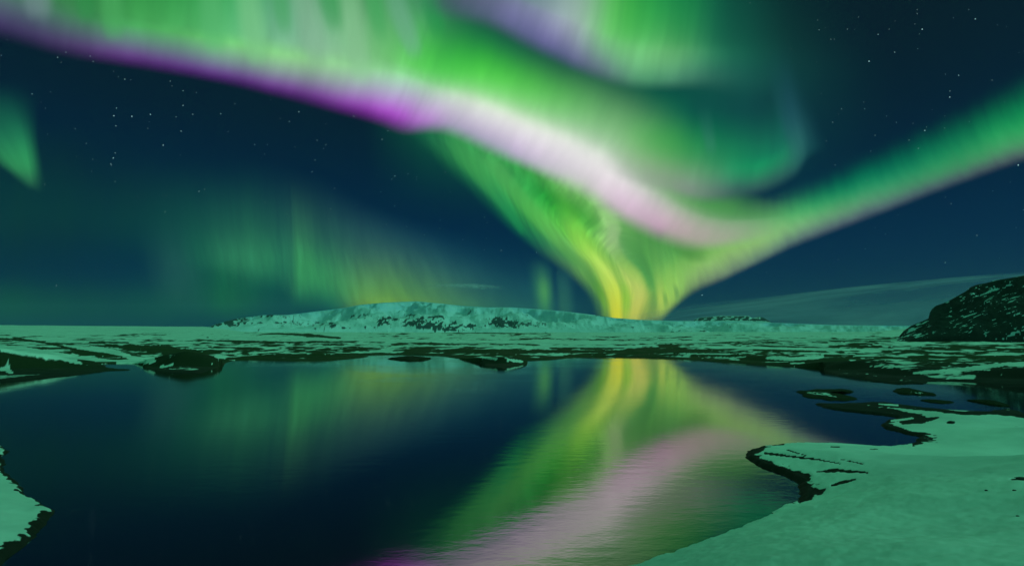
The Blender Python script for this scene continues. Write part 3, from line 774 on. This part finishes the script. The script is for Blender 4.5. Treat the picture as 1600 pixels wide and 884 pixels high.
    snow([(60,516),(300,517)], 5); snow([(640,540),(1000,541.5)], [1.5, 2.5]); snow([(1080,541),(1300,546),(1420,545)], [2, 3, 2])
    cut([(690,520.5),(760,520),(860,521.5)], [1, 2.4, 1], 3); cut([(870,530),(960,530.5),(1030,530)], [.8, 1.7, 1], 3)
    cut([(1000,536.5),(1150,536),(1240,537)], [1, 1.6, 1], 3); cut([(1300,533),(1390,532.5)], [1.5, 1.2], 2)
    cut([(430,521),(480,523),(530,528)], [2, 4, 3], 2); cut([(340,532),(470,535),(560,533)], [2, 3, 1.5], 2)
    cut([(1440,543),(1520,544),(1640,546)], [1.5, 3, 3], 2); cut([(1290,541.5),(1440,541)], [.8, .9], 2)
    # mid left: long snow slopes between dark bands
    snow([(-60,539),(40,547),(100,558),(170,566),(240,565)], [4, 7, 9, 6, 4], 1.4); snow([(100,541),(170,548),(200,556)], [4, 6, 4], 1.6)
    cut([(20,527),(80,537),(120,547),(190,557)], [2, 3, 4, 2.5], 2); cut([(0,529),(60,533)], 3, 2)
    cut([(140,539),(180,541),(250,545),(300,551),(335,566)], [1, 4, 8, 9, 3], 1.4); cut([(140,534),(200,535)], [1.5, 2], 2)
    snow([(200,559),(240,560)], [2, 2.5], 1.3); cut([(236,573),(262,568),(285,561),(312,566),(338,571)], [4, 9, 13, 10, 4], 1.0); snow([(252,573),(270,570)], [2.2, 2.2], 1.3); snow([(340,557),(365,560)], [4, 3], 1.3)
    cut([(355,560),(450,555),(560,556)], [3, 5, 4], 1.6); snow([(390,552),(440,548)], [2, 2.5], 2)
    cut([(640,548),(760,549),(900,549)], [4, 6, 5], 1.8); cut([(900,549),(1060,549),(1200,560),(1290,566)], [4, 5, 6, 6], 1.6)
    snow([(1060,552),(1140,553)], [1.2, 1.6], 1.6); snow([(1200,559),(1240,561),(1285,557)], [3, 4.5, 3], 1.5); snow([(1140,559),(1165,557)], [1.4, 1.2], 1.5)
    snow([(795,562),(815,565)], [3, 3], 1.4); snow([(752,558),(775,560)], [2, 2.5], 1.4)
    # the dark left bank with its pale shelf
    top = np.interp(px, [-400, 0, 40, 80, 120, 150, 182], [512, 546, 553.5, 561, 568, 573, 577.5])
    low = np.interp(px, [-400, 0, 60, 110, 150, 182], [588, 586, 584.5, 581, 578, 577.6])
    zone = sm(186, 176, px) * (S > 0) * sm(330, 280, r) * sm(70, 90, r)
    bank = zone * sm(-1.0, 1.0, py - top + frag * .9)
    bare = np.where((zone > .5) & (py > top - 2.5), bank, bare)
    shelf = zone * sm(-.8, .8, py - low + frag * 1.2)
    bare = np.where(shelf > .5, .47 + .2 * frag, bare)
    bare = np.where((zone > .5) & (S < 5.5), np.maximum(bare, sm(5.0, 3.4, S + frag)), bare)
    snow([(0,577),(9,575),(14,580),(20,582)], [2, 4, 4, 1.5], 1.0, .8); snow([(12,562),(14,572)], [1, 2.5], 1.0, .6)
    # right shore
    cut([(1285,563),(1330,573),(1400,584),(1450,592)], [6, 13, 12, 5], 1.2); cut([(1400,570),(1470,575)], [3, 4], 2); cut([(1530,591),(1580,590),(1700,594)], [7, 10, 12], 1.2)
    snow([(1360,572),(1430,571)], [1.5, 2], 2); snow([(1430,583),(1500,577),(1560,570),(1640,568)], [2.5, 4, 5, 5], 1.5); snow([(1480,591),(1520,588)], [1.5, 3], 1.4)
    cut([(1520,584),(1560,579),(1660,584)], [2, 7, 12], 1.1); cut([(1530,596),(1600,592),(1720,596)], [6, 14, 16], 1.1)
    cut([(1560,577),(1650,572)], [3, 4], 2); cut([(1290,560),(1380,557),(1500,565)], [2, 2.5, 2], 2)
    # spit and cove
    cut([(1274,632),(1320,636),(1370,642),(1400,648),(1440,652)], [5, 8, 10, 9, 6], 1.1); cut([(1400,630),(1450,639),(1500,645),(1560,643),(1620,650)], [2, 3, 4, 6, 7], 1.4)
    cut([(1325,627.5),(1370,629.5),(1410,633.5),(1450,638.5),(1490,643)], [4, 5, 5, 4, 2.5], 1.1)
    snow([(1374,631),(1402,633)], [1.5, 2], 1.4); snow([(1410,640),(1465,646)], [2.5, 3], 1.4); snow([(1550,638.5),(1578,637)], [1.6, 1.4], 1.5)
    cut([(1410,659),(1440,657),(1465,652)], [4, 5, 2], 1.2); cut([(1380,664),(1405,671),(1430,680)], [4, 4.5, 4], 1.0)
    snow([(1394,657),(1425,653)], [2, 2], 1.4); snow([(1405,665),(1425,672)], [1.2, 1.8], 1.4)
    cut([(1482,659.5),(1489,659.5)], [3, 3], 1.6)
    # near point: rim, turf cracks and the dark hollow
    cut([(1190,700),(1172,706),(1172,716),(1200,727),(1235,741),(1256,760),(1262,772),(1250,782)], [4, 5, 5, 5, 7, 9, 10, 3], 1.1)
    cut([(1262,765),(1282,768),(1290,762)], [6, 5, 1.5], 1.2); cut([(1196,707),(1225,711),(1270,716),(1312,723)], [2.5, 2.5, 2, 1.2], 1.4)
    cut([(1230,702),(1262,712)], [1.4, 1], 1.4); cut([(1278,736),(1310,734),(1355,737)], [2, 4, 2.5], 1.4); cut([(1300,757),(1318,752),(1335,748)], [2, 3.2, 2], 1.3)
    cut([(1315,717),(1348,724)], [1.6, 1.6], 1.5, .8); cut([(1298,697),(1312,697.5)], 1.3, 1.5); cut([(1360,701),(1370,701)], 1.3, 1.5)
    cut([(1580,748),(1600,747),(1640,746)], [2, 3.5, 4], 1.5)
    bare = np.where(r > 5200, 0, bare)
    h = h - .05 * bare * sm(80, 20, r) * (S > .5)
    V = np.stack([x, y, h], -1)
    o = grid_mesh('ground', V, nr, nc, ground_mat(), closed=True, attrs={'bare': np.clip(bare, 0, 1), 'wet': sm(1.3, .2, S / np.maximum(rim_w, .3)), 'olive': sm(130, 230, r)})
    tag(o, kind='structure')
    return o

def snow_bump(m, strength, dist, scales):
    g = m.n('ShaderNodeNewGeometry')
    a = m.noise(g.outputs['Position'], scales[0], 5, .6); b = m.noise(g.outputs['Position'], scales[1], 4, .6)
    bp = m.n('ShaderNodeBump'); bp.inputs['Strength'].default_value = strength; bp.inputs['Distance'].default_value = dist
    m.l(m.math('ADD', m.math('MULTIPLY', a, 1.0), m.math('MULTIPLY', b, .25)), bp.inputs['Height'])
    return bp.outputs[0], g

def ground_mat():
    m = NT('snow_and_turf')
    nrm, g = snow_bump(m, .2, .2, (.3, 2.0))
    at = m.n('ShaderNodeAttribute'); at.attribute_name = 'bare'
    ol = m.n('ShaderNodeAttribute'); ol.attribute_name = 'olive'
    fine = m.noise(g.outputs['Position'], 3.1, 5, .65)
    bare = m.smooth(m.math('ADD', at.outputs['Fac'], m.math('MULTIPLY', m.math('SUBTRACT', fine, .5), .6)), .28, .72)
    big = m.math('MULTIPLY_ADD', m.noise(g.outputs['Position'], .11, 4, .6), .5, m.math('MULTIPLY', m.noise(g.outputs['Position'], .012, 5, .6), .5))
    snowc = m.mix(m.smooth(big, .32, .68), (.52, .56, .58, 1), (.84, .86, .87, 1))
    turf = m.mix(fine, (.006, .005, .005, 1), (.028, .022, .018, 1))
    moss = m.mix(fine, (.012, .018, .006, 1), (.045, .06, .018, 1))
    dark = m.mix(ol.outputs['Fac'], turf, moss)
    bs = m.n('ShaderNodeBsdfPrincipled')
    m.l(m.mix(bare, snowc, dark), bs.inputs['Base Color'])
    bs.inputs['Roughness'].default_value = .85
    bs.inputs['Specular IOR Level'].default_value = .15
    m.l(nrm, bs.inputs['Normal'])
    m.l(bs.outputs[0], m.out.inputs[0])
    return m.m
ground_obj = build_ground()
bpy.context.view_layer.update()

def on_ground(px, py):
    X, Y, Z = dirs(px, py)
    ok, loc, nor, idx = ground_obj.ray_cast((0, 0, EYE), (float(X), float(Y), float(Z)))
    return loc if ok else None

# ------------------------------------------------------------------ lake
def build_water():
    m = NT('lake_water')
    g = m.n('ShaderNodeNewGeometry')
    mp = m.n('ShaderNodeMapping'); mp.inputs['Scale'].default_value = (.55, 1.0, 1.0); m.l(g.outputs['Position'], mp.inputs[0])
    a = m.noise(mp.outputs[0], 1.1, 3, .55); b = m.noise(mp.outputs[0], 5.0, 2, .5)
    calm = m.smooth(m.noise(g.outputs['Position'], .035, 3, .5), .38, .62, .15, 1.0)
    bp = m.n('ShaderNodeBump'); bp.inputs['Distance'].default_value = .05
    m.l(m.math('MULTIPLY', calm, .20), bp.inputs['Strength'])
    m.l(m.math('ADD', a, m.math('MULTIPLY', b, .22)), bp.inputs['Height'])
    fr = m.n('ShaderNodeFresnel'); fr.inputs['IOR'].default_value = 1.333; m.l(bp.outputs[0], fr.inputs['Normal'])
    fac = m.math('POWER', fr.outputs[0], .64)
    gl = m.n('ShaderNodeBsdfGlossy'); gl.inputs['Roughness'].default_value = .05; gl.inputs['Color'].default_value = (.98, .93, .92, 1)
    m.l(bp.outputs[0], gl.inputs['Normal'])
    df = m.n('ShaderNodeBsdfDiffuse'); df.inputs['Color'].default_value = (.006, .006, .011, 1)
    mx = m.n('ShaderNodeMixShader'); m.l(fac, mx.inputs[0]); m.l(df.outputs[0], mx.inputs[1]); m.l(gl.outputs[0], mx.inputs[2])
    m.l(mx.outputs[0], m.out.inputs[0])
    rr = np.geomspace(1, 900, 30); az = np.linspace(0, 2 * math.pi, 64, endpoint=False)
    R, A = np.meshgrid(rr, az, indexing='ij')
    V = np.stack([R * np.sin(A), R * np.cos(A), np.zeros_like(R)], -1).reshape(-1, 3)
    V[:64, 2] = 0
    o = grid_mesh('lake', V, 30, 64, m.m, closed=True); tag(o, kind='structure')
build_water()

# ------------------------------------------------------------------ mountains
def massif(name, sil, base_y, d0, d1, ncol, nrow, relief, mat, marks=None, steep=1.0, noise_scale=300.0, seed=80, back=.3):
    """terrain raised under a skyline given as (x, y) photo pixels; d0 foot distance, d1 ridge distance"""
    sx = np.array([p[0] for p in sil], float); sy = np.array([p[1] for p in sil], float)
    X = np.linspace(sx[0], sx[-1], ncol)
    Ysil = np.interp(X, sx, sy)
    Dx, Dy, Dz = dirs(X, np.full_like(X, 505.0)); hz = np.hypot(Dx, Dy); ux, uy = Dx / hz, Dy / hz
    def height(yp, d):   # z of a point at range d that projects to row yp in its column
        a, b, c = dirs(X, yp); return EYE + d * c / np.hypot(a, b)
    t = np.concatenate([np.linspace(0, 1, nrow), np.linspace(1, 2, nrow // 4)[1:]])
    foot = height(np.interp(X, [p[0] for p in base_y], [p[1] for p in base_y]), d0)
    top = height(Ysil, d1)
    T, _ = np.meshgrid(t, X, indexing='ij')
    Dd = np.where(T <= 1, d0 + (d1 - d0) * T, d1 + (d1 - d0) * (T - 1) * back)
    x = Dd * ux; y = Dd * uy
    prof = np.where(T <= 1, np.sin(np.clip(T, 0, 1) * math.pi / 2) ** steep, 1 - .9 * sm(1, 2, T))
    nz = fbm(x / noise_scale, y / noise_scale, 6, seed, ridged=True)
    n2 = fbm(x / noise_scale * 4, y / noise_scale * 4, 4, seed + 9)
    tall = np.maximum(top - foot, 0)
    env = np.sin(np.clip(T, 0, 1) * math.pi) ** .8
    z = foot + tall * prof + env * np.minimum(1, tall / (tall.max() * .4)) * (relief * nz + relief * .25 * n2)
    z = z + np.where(T < .999, 0, 0) - sm(.04, 0, T) * relief * .6
    # never poke over the photographed skyline
    lim = EYE + (top - EYE) / d1 * Dd
    z = np.where(T < 1, np.minimum(z, lim - .002 * Dd * (1 - T) * .5), z)
    px, py = project(x, y, z)
    attrs = marks(px, py, x, y, z, T, nz, n2) if marks else None
    V = np.stack([x, y, z], -1).reshape(-1, 3)
    o = grid_mesh(name, V, len(t), ncol, mat, attrs={k: v.ravel() for k, v in (attrs or {}).items()})
    return tag(o, kind='structure')

def rock_snow_mat(name, rock_a, rock_b, scale, bump):
    m = NT(name)
    g = m.n('ShaderNodeNewGeometry')
    at = m.n('ShaderNodeAttribute'); at.attribute_name = 'rock'
    nz = m.noise(g.outputs['Position'], scale, 6, .65)
    f = m.smooth(m.math('ADD', at.outputs['Fac'], m.math('MULTIPLY', m.math('SUBTRACT', nz, .5), .7)), .36, .64)
    ic = m.n('ShaderNodeAttribute'); ic.attribute_name = 'ice'
    snowc = m.mix(m.noise(g.outputs['Position'], scale * .2, 4, .6), (.58, .66, .78, 1), (.74, .82, .92, 1))
    snowc = m.mix(ic.outputs['Fac'], snowc, (.36, .56, .84, 1))
    rk = m.mix(nz, rock_a + (1,), rock_b + (1,))
    bp = m.n('ShaderNodeBump'); bp.inputs['Strength'].default_value = .6; bp.inputs['Distance'].default_value = bump
    m.l(nz, bp.inputs['Height'])
    bs = m.n('ShaderNodeBsdfPrincipled'); m.l(m.mix(f, snowc, rk), bs.inputs['Base Color']); bs.inputs['Roughness'].default_value = .9
    bs.inputs['Specular IOR Level'].default_value = .1
    m.l(bp.outputs[0], bs.inputs['Normal']); m.l(bs.outputs[0], m.out.inputs[0])
    return m.m

def glacier_marks(px, py, x, y, z, T, nz, n2):
    b = np.zeros(px.shape); fr = .75 * fbm(px / 6.5, py / 3.2, 5, 91) + .25 * nz - .12
    def cut(pts, w, asp=1.2, k=1.0):
        nonlocal b
        w = [q * 1.0 for q in w]
        b = np.maximum(b, k * sm(.35, 1.0, stroke(px, py, pts, w, asp) * .75 + fr * 1.25))
    cut([(330,510),(345,505),(372,499),(410,493),(440,491)], [2, 5, 3, 2, 1]); cut([(355,509),(372,507)], [3, 3])
    cut([(395,505),(470,502),(520,505),(535,514)], [2, 3, 3, 3], 1.6, .75); cut([(500,514),(545,512)], [4, 3], 1.3, .8)
    cut([(540,498),(570,492)], [3, 2], 1.3, .6); cut([(585,512),(592,508),(598,498),(608,496),(640,503)], [2, 2, 3, 2.5, 1.5])
    cut([(625,493),(640,490)], [2, 2], 1.3, .7); cut([(640,508),(648,503),(660,512),(680,517)], [3, 4, 3, 2]); cut([(650,498),(690,494),(695,498)], [2, 2.5, 2])
    cut([(672,513),(690,512),(710,517)], [4, 5, 3]); cut([(700,500),(722,508),(738,512)], [1.5, 2, 4], 1.2, .9)
    cut([(758,510),(770,505),(776,496),(790,505),(802,509),(808,514)], [3, 4, 5, 4, 4, 2]); cut([(786,497),(800,500)], [1.5, 1.5], 1.2, .8)
    cut([(860,497),(950,501)], [1, 1.2], 2, .5); cut([(730,494),(742,484)], [2, 2], 1.2, .5)
    cut([(900,507),(980,510),(1100,518)], [1.2, 2, 1.5], 2, .55); cut([(950,522),(1060,518),(1130,515)], [1.5, 1.5, 1], 2, .7)
    cut([(1240,527),(1300,526),(1330,528),(1390,528)], [2, 3, 3, 2], 1.6, .75); cut([(930,492),(945,494)], [1.5, 1.2], 1.2, .7)
    b = np.maximum(b, .75 * sm(.35, .75, fbm(px / 16, py / 5, 5, 95) + .4 * nz) * sm(494, 508, py) * sm(520, 514, py) * sm(900, 700, px))
    rg = fbm(px / 11 + py / 9, py / 4.2 - px / 60, 5, 93, ridged=True)
    for cx, cy, ax, ay, k in ((600,502,14,8,.8), (640,504,16,7,.7), (676,506,32,7,.85), (702,513,20,4,.9), (738,510,12,4,.8), (786,504,24,7,.9), (480,506,55,5,.55),
                              (362,504,30,5,.85), (560,494,18,4,.6), (640,492,16,3,.6), (520,513,30,3,.6), (830,506,30,5,.6), (735,488,14,6,.5), (440,495,30,4,.5)):
        zn = np.exp(-((px - cx) / ax) ** 2 - ((py - cy) / ay) ** 2)
        b = np.maximum(b, k * sm(.42, .85, zn * .62 + .75 * rg + .15 * n2))
    ice = (.45 + .55 * sm(-.2, .5, fbm(px / 40, py / 9, 5, 97) + .5 * nz)) * sm(.05, .4, T)
    return {'rock': np.clip(b, 0, 1), 'ice': ice}

massif('glacier_mountain',
       [(322,513),(332,508),(345,504),(370,497.5),(410,492),(450,491.5),(500,485.5),(540,480.5),(562,476),(600,472.5),(650,470.5),(690,474),(720,477.5),
        (760,480),(800,480),(830,482),(880,486),(930,492),(960,496.5),(1000,499.5),(1050,501),(1100,501.5),(1160,503),(1240,505),(1300,507.5),(1400,508.5),(1500,510),(1620,513)],
       [(320,516),(600,522),(900,524),(1200,529),(1450,531),(1620,531)], 4300, 8200, 1000, 110, 170,
       rock_snow_mat('glacier_snow', (.03, .05, .065), (.07, .10, .12), .012, 25.0), glacier_marks, steep=.9, noise_scale=620.0, seed=80)  # crag rock lightened to teal, distance haze put into its base colour

def mesa_marks(px, py, x, y, z, T, nz, n2):
    b = sm(.04, .1, T) * sm(.75, .5, T) * sm(-.2, .25, fbm(px / 7, py / 3, 4, 99) * 1.2 + .15)
    b = np.maximum(b, .9 * sm(1186, 1190, px) * sm(.05, .2, T))
    return {'rock': np.clip(b, 0, 1)}
massif('table_mountain', [(1080,503),(1086,499),(1094,496),(1110,494.5),(1125,493.4),(1150,493.6),(1170,493.4),(1176,497),(1186,494.5),(1194,496.5),(1204,502.5)],
       [(1078,504),(1208,504)], 9000, 9500, 160, 24, 8, rock_snow_mat('table_rock', (.015, .03, .045), (.04, .06, .08), .02, 15.0), mesa_marks, steep=.6, noise_scale=150.0, seed=120)

def hill_marks(px, py, x, y, z, T, nz, n2):
    # snow lies on ledges: rock where steep
    gz = np.gradient(z, axis=0) / np.maximum(np.gradient(np.hypot(x, y), axis=0), .1)
    led = fbm(px / 13 + py / 40, (py + px * .33) / 2.4, 5, 141)
    b = np.full(px.shape, 1.0)
    s = .78 * sm(.0, .42, led + .3 * n2 + .15 * sm(1.1, .3, gz) - .10)
    s *= .8 + .2 * sm(.02, .2, T)
    s *= 1 - .8 * sm(11, 5, np.hypot((px - 1465) / 1.5, (py - 497) / 2.4))
    s = np.maximum(s, sm(.3, .8, stroke(px, py, [(1530,463),(1556,452),(1582,444)], [2, 4, 2], 1.3) * .8 + .95 * led) * .7)
    s = np.maximum(s, sm(.3, .8, stroke(px, py, [(1565,532),(1585,520),(1610,508)], [2, 4, 4], 1.0) * .8 + .95 * led) * .75)
    s = np.maximum(s, .75 * sm(.4, .9, stroke(px, py, [(1418,518),(1430,511),(1446,502)], [4, 5, 3], 1.0) * .7 + 1.1 * led))
    return {'rock': np.clip(b - s, 0, 1)}
massif('rocky_hill', [(1400,531),(1404,525),(1412,516),(1424,508.5),(1440,502),(1451,497.5),(1453.5,489),(1458,482),(1464,477.5),(1476,473.5),(1488,468),(1500,461.5),(1512,455),
        (1520,448.5),(1530,444.5),(1545,442),(1560,437.5),(1580,434.5),(1600,431),(1640,425),(1700,418),(1800,412),(1920,425),(2060,470),(2160,525)],
       [(1400,533),(1600,535),(2160,548)], 640, 800, 760, 170, 11.0, rock_snow_mat('hill_rock', (.016, .015, .018), (.075, .070, .072), .16, 2.5), hill_marks, steep=.75, noise_scale=42.0, seed=140)

# ------------------------------------------------------------------ islets and stones
def turf_mat():
    m = NT('islet_turf')
    g = m.n('ShaderNodeNewGeometry')
    at = m.n('ShaderNodeAttribute'); at.attribute_name = 'snow'
    nz = m.noise(g.outputs['Position'], 2.2, 5, .65)
    f = m.smooth(m.math('ADD', at.outputs['Fac'], m.math('MULTIPLY', m.math('SUBTRACT', nz, .5), .6)), .38, .62)
    bs = m.n('ShaderNodeBsdfPrincipled'); m.l(m.mix(f, m.mix(nz, (.006, .008, .004, 1), (.028, .032, .014, 1)), (.7, .74, .76, 1)), bs.inputs['Base Color'])
    bs.inputs['Roughness'].default_value = .9; bs.inputs['Specular IOR Level'].default_value = .1
    bp = m.n('ShaderNodeBump'); bp.inputs['Strength'].default_value = .7; bp.inputs['Distance'].default_value = .1; m.l(nz, bp.inputs['Height']); m.l(bp.outputs[0], bs.inputs['Normal'])
    m.l(bs.outputs[0], m.out.inputs[0]); return m.m
TURF = turf_mat()

def islet(label, outline, height, seed, snows=()):
    """outline: waterline in photo pixels, domed to height metres"""
    gx, gy = ground([p[0] for p in outline], [p[1] for p in outline])
    P = np.stack([gx, gy], -1)
    P = np.concatenate([P, P[:1]])
    P = catmull(P, 10)[:-1]
    c = P.mean(0); ex = np.ptp(P[:, 0])
    P = c + (P - c) * (1 + .22 * fbm(P[:, 0] / ex * 5, P[:, 1] / ex * 5, 4, seed + 3))[:, None]; nA = len(P); nR = 14
    rows = []
    for k in range(nR):
        s = 1 - k / (nR - 1) * .985
        q = c + (P - c) * s
        e = 1 - s
        z = height * (sm(0, .16, np.full(nA, e)) * .55 + .45 * sm(0, .8, np.full(nA, e)))
        size = np.ptp(P[:, 0])
        z = z * (1 + .55 * fbm(q[:, 0] / size * 6, q[:, 1] / size * 6, 4, seed)) - (.12 if k == 0 else 0)
        rows.append(np.stack([q[:, 0], q[:, 1], z], -1))
    V = np.concatenate(rows)
    px, py = project(V[:, 0], V[:, 1], V[:, 2])
    sn = np.zeros(len(V))
    for pts, w in snows: sn = np.maximum(sn, stroke(px, py, pts, w, 1.5))
    sn = sn * sm(-.3, .3, fbm(V[:, 0] / .5, V[:, 1] / .9, 4, seed + 5))
    V = V - np.array([c[0], c[1], 0])
    o = grid_mesh('islet', V, nR, nA, TURF, closed=True, attrs={'snow': np.clip(sn, 0, 1)})
    o.location = (c[0], c[1], 0)
    tag(o, label, 'islet', 'dark islets in the lake')
    return o

islet('long low dark islet off the far shore, left of the centre', [(608,560.5),(622,558.5),(650,558),(668,559.5),(674,561),(660,563),(640,563.6),(622,562.5)], .75, 201)
islet('forked dark turf islet with a pale shelf, nearest the left of the right-hand group',
      [(1245,611.5),(1258,609.5),(1290,608.5),(1318,608.5),(1337,611),(1322,613),(1290,613.4),(1296,616),(1312,619),(1336,621),(1337,625.5),(1312,626),(1285,624.5),(1262,621),(1250,616)], .30, 205,
      [([(1262,613),(1290,615),(1305,620)], [2.4, 4, 2.4])])
islet('rounded dark islet tapering to a thin snowy tail on the right', [(1394,611),(1402,607.5),(1418,606.6),(1430,609.5),(1450,613.5),(1465,617),(1446,617.5),(1424,616),(1404,615)], .30, 209,
      [([(1424,612),(1442,614)], [1.5, 1.5])])
islet('thin blade-like dark islet right of the snowy tailed islet', [(1437,625),(1452,624),(1476,626),(1492,628.6),(1474,630.4),(1452,628.5)], .16, 213)
islet('dark low islet near the right edge in the shade of the hill', [(1508,625),(1530,624.5),(1552,626),(1572,631),(1578,635),(1556,634),(1534,630)], .22, 217)

def rock_mat():
    m = NT('basalt'); g = m.n('ShaderNodeNewGeometry'); nz = m.noise(g.outputs['Position'], 5, 6, .65)
    bs = m.n('ShaderNodeBsdfPrincipled'); m.l(m.mix(nz, (.006, .006, .007, 1), (.04, .038, .036, 1)), bs.inputs['Base Color']); bs.inputs['Roughness'].default_value = .9
    bp = m.n('ShaderNodeBump'); bp.inputs['Strength'].default_value = .8; bp.inputs['Distance'].default_value = .05; m.l(nz, bp.inputs['Height']); m.l(bp.outputs[0], bs.inputs['Normal'])
    m.l(bs.outputs[0], m.out.inputs[0]); return m.m
ROCK = rock_mat()

def stone(label, px, py, size, seed):
    loc = on_ground(px, py)
    nA, nR = 18, 10
    th = np.linspace(0, 2 * math.pi, nA, endpoint=False)
    V = []
    for q in range(nR):
        ph = -math.pi / 2 + math.pi * q / (nR - 1)
        rad = max(math.cos(ph), .02)
        V.append(np.stack([np.cos(th) * rad, np.sin(th) * rad, np.full(nA, math.sin(ph))], -1))
    V = np.concatenate(V)
    V *= (1 + .4 * fbm(V[:, 0] * 1.5 + seed, V[:, 1] * 1.5 + V[:, 2] * 1.9, 3, seed))[:, None]
    V *= np.array(size)
    o = grid_mesh('rock', V, nR, nA, ROCK, closed=True)
    o.location = (loc.x, loc.y, loc.z + size[2] * .25)
    return tag(o, label, 'rock')

stone('dark rock lying in the snow just behind the small cove', 1486, 659.5, (.27, .24, .11), 301)
stone('long dark rock breaking the snow at the right edge, on the near slope', 1598, 748, (.34, .18, .06), 305)
stone('small dark stone in the near snow, left of the other small stones', 1541, 766, (.06, .05, .03), 309)
stone('small dark stone in the near snow, under the long dark rock', 1585, 766, (.07, .05, .03), 313)
stone('tiny dark stone lowest on the near snow slope at the right edge', 1590, 806, (.05, .04, .025), 317)

# ------------------------------------------------------------------ air
def build_haze(density, colour):
    x, y0, y1, z0, z1 = 10900.0, -10900.0, 10900.0, -6.0, 560.0
    V = [(-x, y0, z0), (x, y0, z0), (x, y1, z0), (-x, y1, z0), (-x, y0, z1), (x, y0, z1), (x, y1, z1), (-x, y1, z1)]
    Fc = [(3, 2, 1, 0), (4, 5, 6, 7), (0, 1, 5, 4), (1, 2, 6, 5), (2, 3, 7, 6), (3, 0, 4, 7)]
    me = bpy.data.meshes.new('haze'); me.from_pydata(V, [], Fc); me.update()
    m = NT('haze_air'); v = m.n('ShaderNodeVolumePrincipled')
    v.inputs['Density'].default_value = density; v.inputs['Color'].default_value = colour + (1,); v.inputs['Anisotropy'].default_value = 0.0
    m.l(v.outputs[0], m.out.inputs['Volume'])
    me.materials.append(m.m)
    o = bpy.data.objects.new('haze', me); col.objects.link(o); tag(o, kind='stuff')
build_haze(1.9e-5, (.72, .9, .98))
